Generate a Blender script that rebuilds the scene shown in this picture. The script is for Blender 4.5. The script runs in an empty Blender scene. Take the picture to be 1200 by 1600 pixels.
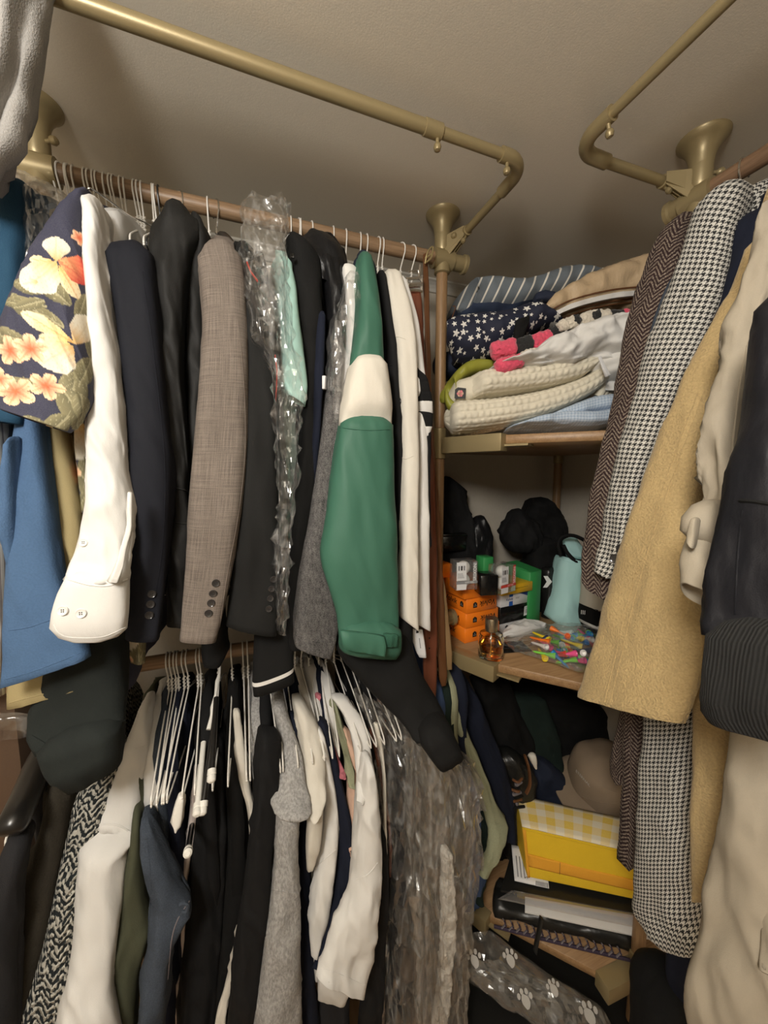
import bpy, bmesh, math, random
import numpy as np
from mathutils import Vector, Matrix, noise
from math import sin, cos, pi, radians, sqrt

S = bpy.context.scene
COL = S.collection
random.seed(7)

# ------------------------------------------------------------------ camera
CAM_H, FPX = 1.5, 580.0
YAW, PITCH = radians(20.3), radians(5.9)
cd = bpy.data.cameras.new('camera')
cam = bpy.data.objects.new('camera', cd); COL.objects.link(cam)
cd.sensor_fit = 'VERTICAL'; cd.sensor_height = 36.0; cd.lens = 36.0 * FPX / 1600.0
cd.clip_start = 0.02; cd.clip_end = 50
cam.location = (0, 0, CAM_H)
cam.rotation_euler = (radians(90) - PITCH, 0, -YAW)
S.camera = cam
# ------------------------------------------------------------------ world, lamp, exposure
w = bpy.data.worlds.new('world'); S.world = w; w.use_nodes = True
w.node_tree.nodes['Background'].inputs[0].default_value = (1.0, 0.9, 0.75, 1)
w.node_tree.nodes['Background'].inputs[1].default_value = 0.004
ld = bpy.data.lights.new('ceiling_lamp', 'POINT'); ld.shadow_soft_size = 0.13
ld.energy = 36.0; ld.color = (1.0, 0.96, 0.895)
lamp = bpy.data.objects.new('ceiling_lamp_light', ld); COL.objects.link(lamp)
lamp.location = (-0.42, -0.32, 1.95)
S.view_settings.view_transform = 'Standard'; S.view_settings.look = 'None'
S.view_settings.gamma = 1.0; S.view_settings.use_curve_mapping = False
S.view_settings.exposure = 0.48

# ------------------------------------------------------------------ projection helper: a photo point and a known distance give a place in the room
_F = Vector((sin(YAW)*cos(PITCH), cos(YAW)*cos(PITCH), -sin(PITCH)))
_R = Vector((cos(YAW), -sin(YAW), 0)); _U = _R.cross(_F)
EYE = Vector((0, 0, CAM_H))
def P(u, v, m, val):
    r = _F + _R*((u-600)/FPX) - _U*((v-800)/FPX)
    if m == 'D': t = val
    elif m == 'Z': t = (val-CAM_H)/r.z
    elif m == 'X': t = val/r.x
    else: t = val/r.y
    return EYE + r*t
def J(q):
    d = Vector(q)-EYE; z = d.dot(_F)
    return 600+FPX*d.dot(_R)/z, 800-FPX*d.dot(_U)/z

# ------------------------------------------------------------------ materials
M = {}
def lin(r, g, b):
    f = lambda c: (c/255/12.92 if c/255 <= .04045 else ((c/255+.055)/1.055)**2.4)
    return (f(r), f(g), f(b))
class NT:
    def __init__(s, name):
        s.m = bpy.data.materials.new(name); s.m.use_nodes = True
        s.t = s.m.node_tree; s.n = s.t.nodes; s.b = s.n['Principled BSDF']; s.out = s.n['Material Output']
        M[name] = s.m
    def N(s, typ, **k):
        nd = s.n.new(typ)
        for a, v in k.items(): setattr(nd, a, v)
        return nd
    def L(s, a, b): s.t.links.new(a, b)
    def math(s, op, a, b=None, c=None):
        nd = s.N('ShaderNodeMath', operation=op)
        for i, x in enumerate((a, b, c)):
            if x is None: continue
            if isinstance(x, (int, float)): nd.inputs[i].default_value = x
            else: s.L(x, nd.inputs[i])
        return nd.outputs[0]
    def uv(s):
        nd = s.N('ShaderNodeTexCoord'); sp = s.N('ShaderNodeSeparateXYZ'); s.L(nd.outputs['UV'], sp.inputs[0])
        return sp.outputs[0], sp.outputs[1], nd.outputs['UV']
    def ob(s):
        return s.N('ShaderNodeTexCoord').outputs['Object']
    def mapping(s, vec, scale):
        mp = s.N('ShaderNodeMapping'); mp.inputs['Scale'].default_value = scale; s.L(vec, mp.inputs[0]); return mp.outputs[0]
    def noise(s, vec, scale, detail=2.0, rough=.5):
        nd = s.N('ShaderNodeTexNoise'); s.L(vec, nd.inputs['Vector'])
        nd.inputs['Scale'].default_value = scale; nd.inputs['Detail'].default_value = detail; nd.inputs['Roughness'].default_value = rough
        return nd.outputs[0]
    def mix(s, fac, a, b):
        nd = s.N('ShaderNodeMix', data_type='RGBA')
        if isinstance(fac, (int, float)): nd.inputs[0].default_value = fac
        else: s.L(fac, nd.inputs[0])
        for i, x in ((6, a), (7, b)):
            if isinstance(x, tuple): nd.inputs[i].default_value = (*x[:3], 1)
            else: s.L(x, nd.inputs[i])
        return nd.outputs[2]
    def rng(s, x, a, b, c=0., d=1.):
        nd = s.N('ShaderNodeMapRange'); s.L(x, nd.inputs[0])
        for i, q in enumerate((a, b, c, d)): nd.inputs[i+1].default_value = q
        return nd.outputs[0]
    def col(s, c):
        if isinstance(c, tuple): s.b.inputs['Base Color'].default_value = (*c[:3], 1)
        else: s.L(c, s.b.inputs['Base Color'])
    def bump(s, h, strength, dist=.002):
        nd = s.N('ShaderNodeBump'); nd.inputs['Strength'].default_value = strength; nd.inputs['Distance'].default_value = dist
        s.L(h, nd.inputs['Height']); s.L(nd.outputs[0], s.b.inputs['Normal'])
    def set(s, **k):
        for a, v in k.items():
            a = a.replace('_', ' ')
            s.b.inputs[a].default_value = v
def cloth(name, c, rough=.85, var=.12, bump=.25, grain=900., big=14., sheen=.0, wr=.5):
    t = NT(name); o = t.ob()
    fine = t.noise(o, grain, 1); lg = t.noise(o, big, 3)
    dark = tuple(x*(1-var*1.6) for x in c); light = tuple(min(1, x*(1+var)) for x in c)
    t.col(t.mix(t.math('ADD', t.math('MULTIPLY', fine, .6), t.math('MULTIPLY', lg, .4)), dark, light))
    t.set(Roughness=rough); t.b.inputs['Specular IOR Level'].default_value = .25
    if sheen: t.b.inputs['Sheen Weight'].default_value = sheen
    h = t.math('ADD', t.math('MULTIPLY', fine, bump*.35), t.math('MULTIPLY', t.noise(t.mapping(o, (1, 1, .35)), big*2.2, 3), wr))
    t.bump(h, .55, .006)
    return t.m
def plain(name, c, rough=.5, metal=0., spec=.5, bump=0., scale=300., var=.06):
    t = NT(name); o = t.ob(); n = t.noise(o, scale, 2)
    t.col(t.mix(n, tuple(x*(1-var) for x in c), tuple(min(1, x*(1+var)) for x in c)))
    t.set(Roughness=rough, Metallic=metal); t.b.inputs['Specular IOR Level'].default_value = spec
    if bump: t.bump(n, bump, .001)
    return t.m
def film(name, tint=(1, 1, 1), haze=.05, gl=.10, rough=.12, streak=0.):
    t = NT(name); t.n.remove(t.b)
    tr = t.N('ShaderNodeBsdfTransparent'); tr.inputs[0].default_value = (*tint, 1)
    g = t.N('ShaderNodeBsdfGlossy'); g.inputs['Roughness'].default_value = rough; g.inputs[0].default_value = (1, 1, 1, 1)
    d = t.N('ShaderNodeBsdfDiffuse'); d.inputs[0].default_value = (.75, .74, .72, 1)
    o = t.ob(); bp = t.N('ShaderNodeBump'); bp.inputs['Strength'].default_value = .35; bp.inputs['Distance'].default_value = .006
    t.L(t.noise(o, 38, 3), bp.inputs['Height']); t.L(bp.outputs[0], g.inputs['Normal'])
    lw = t.N('ShaderNodeLayerWeight'); lw.inputs[0].default_value = .35; t.L(bp.outputs[0], lw.inputs['Normal'])
    fac = t.rng(lw.outputs['Facing'], 0, 1, gl, min(1, gl+.45))
    m1 = t.N('ShaderNodeMixShader'); m1.inputs[0].default_value = haze
    if streak:       # white streaks painted into the haze for highlights on bunched film
        rd = t.math('ABSOLUTE', t.math('SUBTRACT', t.noise(t.mapping(o, (1, 1, .05)), 26, 2, .5), .5))
        t.L(t.math('ADD', t.rng(rd, .05, 0., 0., streak), haze), m1.inputs[0])
    t.L(tr.outputs[0], m1.inputs[1]); t.L(d.outputs[0], m1.inputs[2])
    m2 = t.N('ShaderNodeMixShader'); t.L(fac, m2.inputs[0]); t.L(m1.outputs[0], m2.inputs[1]); t.L(g.outputs[0], m2.inputs[2])
    t.L(m2.outputs[0], t.out.inputs[0]); return t.m
def wood(name, a, b, axis=0, scale=30.):
    t = NT(name); o = t.ob(); sc = [1, 1, 1]; sc[axis] = .05
    n = t.noise(t.mapping(o, tuple(sc)), scale*4, 4, .65); n2 = t.noise(t.mapping(o, tuple(sc)), scale*16, 2)
    f = t.rng(t.math('ADD', t.math('MULTIPLY', n, .7), t.math('MULTIPLY', n2, .3)), .3, .7)
    t.col(t.mix(f, a, b)); t.set(Roughness=.42); t.bump(n2, .15, .001); return t.m

cloth('white_cotton', (.72, .705, .675), .8, .03, .15, wr=.7)
cloth('satin_white', (.62, .61, .59), .4, .03, .1, wr=.5)
cloth('offwhite', (.68, .64, .56), .85, .05, .25, wr=.7)
cloth('cream', (.66, .60, .47), .85, .05, .3)
cloth('navy_wool', (.0095, .0105, .016), .8, .2, .2, wr=.3)
cloth('charcoal', (.0135, .0132, .0125), .65, .2, .2, wr=.3)
cloth('black_wool', (.0105, .0105, .010), .8, .2, .2, wr=.3)
cloth('black_cotton', (.0065, .0064, .0063), .85, .25, .3)
cloth('soft_black', (.009, .009, .0095), .85, .25, .3)
cloth('shiny_black', (.009, .009, .010), .36, .2, .1, big=22., wr=1.)
cloth('green_nylon', (.048, .140, .096), .55, .06, .05, wr=.35)
cloth('green_dark', (.03, .10, .065), .9, .3, .8, grain=500)
cloth('mint', (.42, .66, .60), .85, .05, .3, grain=600)
cloth('teal_blue', (.018, .062, .115), .85, .2, .3)
cloth('blue_linen', (.070, .132, .245), .9, .16, .5, grain=420, wr=.7)
cloth('khaki', (.36, .29, .145), .85, .08, .2)
cloth('dark_green_sweat', (.019, .023, .0215), .9, .2, .4)
cloth('navy_cotton', (.009, .012, .025), .9, .2, .3)
cloth('blue_cotton', (.045, .075, .16), .9, .2, .3)
cloth('sage', (.30, .31, .20), .95, .2, .6, grain=500)
cloth('forest', (.012, .022, .018), .95, .2, .4)
cloth('olive', (.070, .074, .045), .85, .15, .3)
cloth('denim', (.058, .072, .096), .9, .45, .8, grain=500, big=26.)
cloth('brown_knit', (.034, .029, .021), .95, .25, 1., grain=350)
cloth('dark_grey', (.022, .0215, .0235), .9, .2, .4)
cloth('pink', (.62, .20, .24), .85, .08, .2)
cloth('peach', (.70, .46, .34), .9, .08, .4)
cloth('pale_rose', (.62, .54, .50), .85, .05, .3)
cloth('trench', (.37, .32, .245), .75, .06, .15, wr=.9)
cloth('camel', (.49, .355, .170), .95, .28, 1.5, grain=330, big=9., sheen=.15)
cloth('linen_curtain', (.36, .345, .325), .95, .06, .8, grain=500)
cloth('padded', (.011, .011, .014), .5, .15, .15, big=18., wr=1.)
cloth('beige_nylon', (.50, .37, .23), .45, .05, .1, big=30, wr=1.)
cloth('fluffy_pink', (.85, .10, .17), 1., .3, 2.2, grain=160, sheen=.3)
cloth('fluffy_black', (.03, .03, .03), 1., .3, 2.2, grain=160, sheen=.2)
cloth('fluffy_white', (.72, .65, .54), 1., .12, 2.2, grain=160, sheen=.3)
cloth('quilt_cream', (.74, .685, .555), .85, .05, .4)
cloth('quilt_blue', (.42, .52, .64), .85, .10, .5)
cloth('lime_satin', (.28, .28, .040), .4, .1, .1, wr=1.)
cloth('navy_dark', (.018, .024, .045), .8, .15, .2)
cloth('mint_canvas', (.45, .72, .71), .7, .04, .15)
cloth('beige_cap', (.30, .225, .155), .85, .08, .3)
cloth('yellow_felt', (.90, .60, .035), .95, .06, .8)
cloth('orange_felt', (.90, .43, .045), .95, .06, .8)
cloth('paper_white', (.72, .71, .69), .9, .03, .2)
cloth('coat_taupe', (.045, .043, .040), .9, .2, .5)
cloth('fur', (.75, .73, .69), 1., .3, 2., grain=220)
plain('leather_red', (.155, .046, .022), .45, bump=.3, scale=500)
plain('leather_brown', (.125, .050, .018), .45, bump=.3, scale=500)
plain('leather_tan', (.27, .17, .08), .5, bump=.3, scale=500)
plain('leather_black', (.012, .012, .011), .35, bump=.6, scale=120)
plain('gold', (.33, .26, .135), .38, .35, .5, bump=.08, scale=900)
plain('brass', (.45, .36, .18), .3, .6, .5)
plain('chrome', (.75, .74, .72), .18, 1., .5)
plain('white_wire', (.80, .77, .71), .38)
plain('black_wire', (.02, .02, .02), .35)
plain('black_plastic', (.012, .011, .010), .28)
plain('white_plastic', (.82, .80, .74), .4)
plain('button_dark', (.035, .032, .031), .16)
plain('button_white', (.80, .78, .74), .3)
plain('button_hole', (.003, .003, .003), .8)
plain('orange_card', (.90, .215, .012), .38, var=.04)
plain('yellow_card', (.78, .46, .015), .5)
plain('green_card', (.035, .27, .075), .45)
plain('white_card', (.75, .75, .76), .4)
plain('grey_card', (.42, .42, .43), .4)
plain('blue_ink', (.015, .10, .42), .4)
plain('navy_ink', (.02, .04, .18), .4)
plain('red_ink', (.62, .06, .04), .4)
plain('black_card', (.008, .008, .008), .18)
plain('black_ink', (.006, .006, .006), .6)
plain('grey_ink', (.25, .25, .26), .6)
plain('white_ink', (.8, .8, .78), .6)
plain('rose_ink', (.75, .22, .25), .7)
plain('paw_ink', (.42, .40, .37), .6)
plain('cardboard', (.115, .068, .040), .8, bump=.3)
plain('silver_cap', (.50, .42, .30), .25, .9)
plain('dark_void', (.01, .01, .01), .9)
plain('braid_grey', (.16, .14, .15), .6)
plain('woven_purple', (.035, .022, .045), .7)
film('plastic_film', haze=.02, gl=.05, rough=.16, streak=.16)
film('plastic_hazy', (.96, .955, .94), haze=.03, gl=.07, rough=.20, streak=.15)
film('paw_film', (.96, .955, .94), haze=.06, gl=.07, rough=.20, streak=.06)
film('zip_film', (.98, .99, .98), haze=.09, gl=.04, rough=.2)
film('acrylic', (.97, .97, .98), haze=.10, gl=.06, rough=.05)
wood('rod_wood', (.19, .115, .062), (.35, .225, .13), 0)
wood('rod_wood_y', (.15, .085, .048), (.28, .17, .10), 1)
wood('post_wood', (.20, .115, .052), (.36, .22, .11), 2)
wood('shelf_wood', (.235, .13, .056), (.40, .245, .12), 0, 20)
for k, c in dict(tee_green=(.20, .62, .06), tee_blue=(.02, .20, .50), tee_yellow=(.85, .65, .03), tee_red=(.65, .05, .04), tee_orange=(.9, .20, .02), tee_white=(.8, .78, .75), tee_pink=(.85, .10, .30), tee_navy=(.02, .03, .08)).items(): plain(k, c, .35)

# ceiling paper / walls
t = NT('ceiling_paper'); o = t.ob(); n = t.noise(o, 420, 3, .6)
t.col(t.mix(n, (.74, .675, .565), (.82, .75, .635))); t.set(Roughness=.9); t.bump(n, .15, .0015)
t = NT('wall_paper'); o = t.ob(); n = t.noise(t.mapping(o, (1, 1, .25)), 300, 2)
t.col(t.mix(n, (.48, .43, .35), (.56, .505, .42))); t.set(Roughness=.9); t.bump(n, .25, .001)
plain('trim_white', (.55, .52, .46), .5)
wood('floor_wood', (.24, .15, .08), (.36, .24, .14), 1, 8)

# patterned cloth (prints and weaves in the cloth's own UV, in metres)
def fr(t, x, per, off=0.):
    return t.math('FRACT', t.math('ADD', t.math('MULTIPLY', x, 1/per), off))
t = NT('houndstooth'); u, v, uvv = t.uv(); per = .0084
a = t.math('GREATER_THAN', fr(t, u, per), .5); b = t.math('GREATER_THAN', fr(t, v, per), .5)
tw = t.math('GREATER_THAN', t.math('FRACT', t.math('MULTIPLY', t.math('ADD', t.math('MULTIPLY', u, 1/per), t.math('MULTIPLY', v, 1/per)), 2.)), .5)
c = t.math('ADD', t.math('MULTIPLY', a, tw), t.math('MULTIPLY', b, t.math('SUBTRACT', 1., tw)))
n = t.noise(t.ob(), 900, 2)
t.col(t.mix(c, t.mix(n, (.010, .010, .010), (.03, .03, .03)), t.mix(n, (.50, .48, .43), (.72, .70, .65))))
t.set(Roughness=.95); t.bump(t.math('ADD', n, c), .35, .0015)
t = NT('herringbone'); u, v, uvv = t.uv()
tri = t.math('ABSOLUTE', t.math('SUBTRACT', fr(t, u, .031), .5))
nz = t.noise(t.mapping(uvv, (1, 1, 1)), 130, 3)
st = fr(t, t.math('ADD', t.math('ADD', v, t.math('MULTIPLY', tri, .036)), t.math('MULTIPLY', nz, .005)), .0088)
c = t.rng(st, .45, .62); n = t.noise(t.ob(), 500, 3, .7)
c = t.math('MULTIPLY', c, t.rng(n, .38, .62))
t.col(t.mix(c, t.mix(n, (.006, .004, .004), (.05, .018, .018)), (.46, .37, .29)))
t.set(Roughness=.95); t.bump(t.math('ADD', c, n), .6, .003)
t = NT('chunky_knit'); u, v, uvv = t.uv()
tri = t.math('ABSOLUTE', t.math('SUBTRACT', fr(t, u, .026), .5))
nz = t.noise(uvv, 60, 2)
st = fr(t, t.math('ADD', t.math('ADD', v, t.math('MULTIPLY', tri, -.030)), t.math('MULTIPLY', nz, .010)), .0125)
rib = t.math('ABSOLUTE', t.math('SUBTRACT', st, .5))
n = t.noise(t.mapping(uvv, (1.6, 1, 1)), 120, 2, .5)
c = t.rng(t.math('SUBTRACT', n, t.math('MULTIPLY', rib, .55)), .33, .42)
t.col(t.mix(c, (.010, .014, .016), (.52, .50, .44))); t.set(Roughness=.95)
t.bump(t.math('SUBTRACT', 1., rib), .9, .008)
t = NT('suit_grey'); u, v, uvv = t.uv()
n1 = t.noise(t.mapping(uvv, (1, .02, 1)), 900, 2); n2 = t.noise(t.mapping(uvv, (.02, 1, 1)), 900, 2); n3 = t.noise(t.ob(), 1100, 2)
f = t.math('ADD', t.math('ADD', t.math('MULTIPLY', n1, .4), t.math('MULTIPLY', n2, .35)), t.math('MULTIPLY', n3, .25))
t.col(t.mix(t.rng(f, .36, .64), (.085, .068, .056), (.235, .195, .165))); t.set(Roughness=.9); t.bump(f, .3, .001)
t = NT('grey_heather'); n = t.noise(t.ob(), 560, 3, .7); n2 = t.noise(t.mapping(t.ob(), (1, 1, .4)), 200, 2)
t.col(t.mix(t.rng(t.math('ADD', t.math('MULTIPLY', n, .7), t.math('MULTIPLY', n2, .3)), .36, .64), (.030, .029, .029), (.20, .19, .185))); t.set(Roughness=.95); t.bump(n, .8, .003)
t = NT('grey_sweat'); n = t.noise(t.mapping(t.ob(), (1, 1, .5)), 260, 3, .6)
t.col(t.mix(t.rng(n, .35, .65), (.25, .245, .235), (.42, .41, .40))); t.set(Roughness=.95); t.bump(n, .6, .003)
t = NT('striped_shirt'); u, v, uvv = t.uv(); st = t.rng(fr(t, u, .010), .62, .70)
t.col(t.mix(st, (.70, .68, .64), (.30, .27, .27))); t.set(Roughness=.85)
t = NT('rib_knit'); u, v, uvv = t.uv(); r = t.math('ABSOLUTE', t.math('SUBTRACT', fr(t, u, .0028), .5)); n = t.noise(t.ob(), 500, 2)
t.col(t.mix(t.math('ADD', t.math('MULTIPLY', r, 1.1), t.math('MULTIPLY', n, .3)), (.009, .009, .009), (.0175, .0175, .017))); t.set(Roughness=.95); t.bump(r, .9, .004)
def planar(t):
    sp = t.N('ShaderNodeSeparateXYZ'); t.L(t.ob(), sp.inputs[0])
    al = t.math('SUBTRACT', t.math('MULTIPLY', sp.outputs[0], .938), t.math('MULTIPLY', sp.outputs[1], .347))
    cb = t.N('ShaderNodeCombineXYZ'); t.L(al, cb.inputs[0]); t.L(sp.outputs[2], cb.inputs[1]); return al, sp.outputs[2], cb.outputs[0]
t = NT('star_print'); u, v, uvv = planar(t)
vo = t.N('ShaderNodeTexVoronoi'); vo.voronoi_dimensions = '2D'; vo.inputs['Scale'].default_value = 52; vo.inputs['Randomness'].default_value = .75; t.L(uvv, vo.inputs['Vector'])
df = t.N('ShaderNodeVectorMath', operation='SUBTRACT'); t.L(uvv, df.inputs[0]); t.L(vo.outputs['Position'], df.inputs[1])
sx = t.N('ShaderNodeSeparateXYZ'); t.L(df.outputs[0], sx.inputs[0])
ln = t.N('ShaderNodeVectorMath', operation='LENGTH'); t.L(df.outputs[0], ln.inputs[0])
cs = t.N('ShaderNodeSeparateColor'); t.L(vo.outputs['Color'], cs.inputs[0])
ang = t.math('ADD', t.math('ARCTAN2', sx.outputs[1], sx.outputs[0]), t.math('MULTIPLY', cs.outputs[1], 6.))
k5 = t.math('ABSOLUTE', t.math('SUBTRACT', t.math('FRACT', t.math('MULTIPLY', ang, 5/(2*pi))), .5))
rad = t.math('MULTIPLY', t.rng(k5, 0, .5, 1.0, .36), t.rng(cs.outputs[0], 0, 1, .0030, .0092))
c = t.math('LESS_THAN', ln.outputs['Value'], rad)
t.col(t.mix(c, (.010, .013, .032), (.75, .73, .68))); t.set(Roughness=.8)
t = NT('stripe_cushion'); u, v, uvv = t.uv(); al_, zz_, _q = planar(t); st = t.math('LESS_THAN', fr(t, t.math('SUBTRACT', al_, t.math('MULTIPLY', zz_, .45)), .027), .17); nv = t.math('LESS_THAN', u, -.040)
g = t.mix(t.noise(t.ob(), 700, 2), (.095, .115, .135), (.15, .17, .19))
t.col(t.mix(nv, t.mix(st, g, (.66, .63, .56)), (.028, .043, .085))); t.set(Roughness=.9)
t = NT('gingham'); u, v, uvv = t.uv()
a = t.math('GREATER_THAN', fr(t, u, .044), .5); b = t.math('GREATER_THAN', fr(t, v, .044), .5)
s2 = t.math('MULTIPLY', t.math('ADD', a, b), .5); n = t.noise(t.ob(), 260, 2)
t.col(t.mix(s2, (.85, .76, .58), t.mix(n, (.80, .55, .09), (.88, .63, .14)))); t.set(Roughness=.9)
t = NT('quilt_check'); u, v, uvv = t.uv()
a = t.math('GREATER_THAN', fr(t, u, .007), .6); b = t.math('GREATER_THAN', fr(t, v, .007), .6)
t.col(t.mix(t.math('MULTIPLY', t.math('ADD', a, b), .5), (.52, .60, .70), (.30, .40, .54))); t.set(Roughness=.9)
t = NT('floral_print'); at_ = t.N('ShaderNodeVertexColor'); at_.layer_name = 'print'; n = t.noise(t.ob(), 900, 2)
t.col(t.mix(t.math('MULTIPLY', n, .18), at_.outputs[0], (.35, .33, .3))); t.set(Roughness=.85); t.bump(n, .3, .001)
# glass and perfume
t = NT('bottle_glass'); t.col((.98, .96, .88)); t.set(Roughness=.03, IOR=1.45); t.b.inputs['Transmission Weight'].default_value = 1.
t = NT('perfume'); t.col((.90, .42, .05)); t.set(Roughness=.02, IOR=1.36); t.b.inputs['Transmission Weight'].default_value = 1.

# ------------------------------------------------------------------ object helpers
AUTO = []
def thing(name, label, cat, group=None, loc=None):
    o = bpy.data.objects.new(name, None); COL.objects.link(o); o.empty_display_size = .05
    o['label'] = label; o['category'] = cat
    if group: o['group'] = group
    if loc is not None: o.location = loc
    else: AUTO.append(o)
    return o
def tag(o, label, cat, group=None):
    o['label'] = label; o['category'] = cat
    if group: o['group'] = group
    if o not in AUTO: AUTO.append(o)
    return o
def obj(name, vs, fs, mat, parent=None, uv=None, smooth=True):
    me = bpy.data.meshes.new(name); me.from_pydata([tuple(v) for v in vs], [], fs)
    if uv is not None:
        l = me.uv_layers.new(name='UVMap'); l.data.foreach_set('uv', np.array(uv, dtype=np.float32).ravel())
    if smooth: me.polygons.foreach_set('use_smooth', [True]*len(me.polygons))
    me.materials.append(M[mat] if isinstance(mat, str) else mat)
    me.update()
    o = bpy.data.objects.new(name, me); COL.objects.link(o)
    if parent is not None: o.parent = parent
    return o
class MB:
    def __init__(s): s.v = []; s.f = []
    def add(s, vs, fs):
        k = len(s.v); s.v += [Vector(q) for q in vs]; s.f += [tuple(i+k for i in f) for f in fs]; return s
    def hexa(s, b, t):       # four bottom corners, four top corners, same winding
        return s.add(list(b)+list(t), [(3, 2, 1, 0), (4, 5, 6, 7), (0, 1, 5, 4), (1, 2, 6, 5), (2, 3, 7, 6), (3, 0, 4, 7)])
    def box(s, a, b):
        x0, y0, z0 = a; x1, y1, z1 = b
        return s.hexa([(x0, y0, z0), (x1, y0, z0), (x1, y1, z0), (x0, y1, z0)], [(x0, y0, z1), (x1, y0, z1), (x1, y1, z1), (x0, y1, z1)])
    def beam(s, A, B, wd, z0, z1):       # upright-sided beam from A to B (xy), width wd
        A = Vector((A[0], A[1], 0)); B = Vector((B[0], B[1], 0)); d = (B-A).normalized(); n = Vector((-d.y, d.x, 0))*wd/2
        q = [A-n, B-n, B+n, A+n]
        return s.hexa([p+Vector((0, 0, z0)) for p in q], [p+Vector((0, 0, z1)) for p in q])
    def tube(s, path, r, n=10, cap=True, flat=1.0, nrm=None):
        path = [Vector(p) for p in path]; m = len(path); rr = r if isinstance(r, (list, tuple)) else [r]*m
        k = len(s.v); up = None
        for i in range(m):
            tg = (path[min(i+1, m-1)]-path[max(i-1, 0)]).normalized()
            if up is None:
                up = Vector(nrm) if nrm is not None else (Vector((0, 0, 1)) if abs(tg.z) < .9 else Vector((1, 0, 0)))
            up = (up-tg*up.dot(tg)).normalized(); sd = tg.cross(up)
            for j in range(n):
                a = 2*pi*j/n; s.v.append(path[i]+sd*(cos(a)*rr[i])+up*(sin(a)*rr[i]*flat))
        for i in range(m-1):
            for j in range(n):
                a = k+i*n+j; b = k+i*n+(j+1) % n; s.f.append((a, b, b+n, a+n))
        if cap:
            s.f.append(tuple(k+j for j in range(n))[::-1]); s.f.append(tuple(k+(m-1)*n+j for j in range(n)))
        return s
    def lathe(s, c, prof, n=24, axis=(0, 0, 1), cap=True):
        c = Vector(c); ax = Vector(axis).normalized(); e = Vector((1, 0, 0)) if abs(ax.x) < .9 else Vector((0, 1, 0))
        e1 = (e-ax*e.dot(ax)).normalized(); e2 = ax.cross(e1); k = len(s.v); m = len(prof)
        for r, h in prof:
            for j in range(n):
                a = 2*pi*j/n; s.v.append(c+ax*h+e1*(r*cos(a))+e2*(r*sin(a)))
        for i in range(m-1):
            for j in range(n):
                a = k+i*n+j; b = k+i*n+(j+1) % n; s.f.append((a, b, b+n, a+n))
        if cap:
            s.f.append(tuple(k+j for j in range(n))[::-1]); s.f.append(tuple(k+(m-1)*n+j for j in range(n)))
        return s
    def prism(s, pts, dz):       # closed outline (3-D, planar) extruded by vector dz
        k = len(pts); dz = Vector(dz); pts = [Vector(p) for p in pts]
        return s.add(pts+[p+dz for p in pts], [tuple(range(k))[::-1], tuple(range(k, 2*k))]+[(i, (i+1) % k, (i+1) % k+k, i+k) for i in range(k)])
    def build(s, name, mat, parent=None, smooth=False, bevel=0., seg=2):
        o = obj(name, s.v, s.f, mat, parent, smooth=smooth)
        if smooth:
            bm = bmesh.new(); bm.from_mesh(o.data); bmesh.ops.recalc_face_normals(bm, faces=bm.faces)
            for e in bm.edges:
                if len(e.link_faces) == 2 and e.calc_face_angle(0) > .7: e.smooth = False
            bm.to_mesh(o.data); bm.free()
        if bevel:
            bm = bmesh.new(); bm.from_mesh(o.data); bmesh.ops.recalc_face_normals(bm, faces=bm.faces)
            es = [e for e in bm.edges if len(e.link_faces) == 2 and e.calc_face_angle(0) > .5]
            bmesh.ops.bevel(bm, geom=es, offset=bevel, segments=seg, affect='EDGES', profile=.6)
            for f in bm.faces: f.smooth = True
            for e in bm.edges:
                if len(e.link_faces) == 2 and e.calc_face_angle(0) > .9: e.smooth = False
            bm.to_mesh(o.data); bm.free()
        return o
def crom(pts, n):
    """Catmull-Rom through rows (numpy arrays), n samples per span"""
    p = [pts[0]*2-pts[1]]+list(pts)+[pts[-1]*2-pts[-2]]; out = []
    for i in range(1, len(p)-2):
        k = n[i-1] if isinstance(n, list) else n
        for q in range(k):
            t = q/k; a, b, c, d = p[i-1], p[i], p[i+1], p[i+2]
            out.append(.5*((2*b)+(-a+c)*t+(2*a-5*b+4*c-d)*t*t+(-a+3*b-3*c+d)*t**3))
    out.append(pts[-1]); return out
def path3(pts, n=8):
    return [Vector(q) for q in crom([np.array(p) for p in pts], n)]
_SE = {}
def superell(ratio, pw, nseg):
    """equal-arc points of the superellipse x^p + (y/ratio)^p = 1, starting at the back"""
    th = np.linspace(pi/2, pi/2+2*pi, 721); ex = 2/pw
    x = np.sign(np.cos(th))*np.abs(np.cos(th))**ex; y = np.sign(np.sin(th))*np.abs(np.sin(th))**ex
    L = np.r_[0, np.cumsum(np.hypot(np.diff(x), np.diff(y)*ratio))]; t = np.arange(nseg)/nseg*L[-1]
    X, Y, TH = np.interp(t, L, x), np.interp(t, L, y), np.interp(t, L, th)
    return [(float(a), float(b), float(c)) for a, b, c in zip(X, Y, TH)], float(L[-1])
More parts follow.
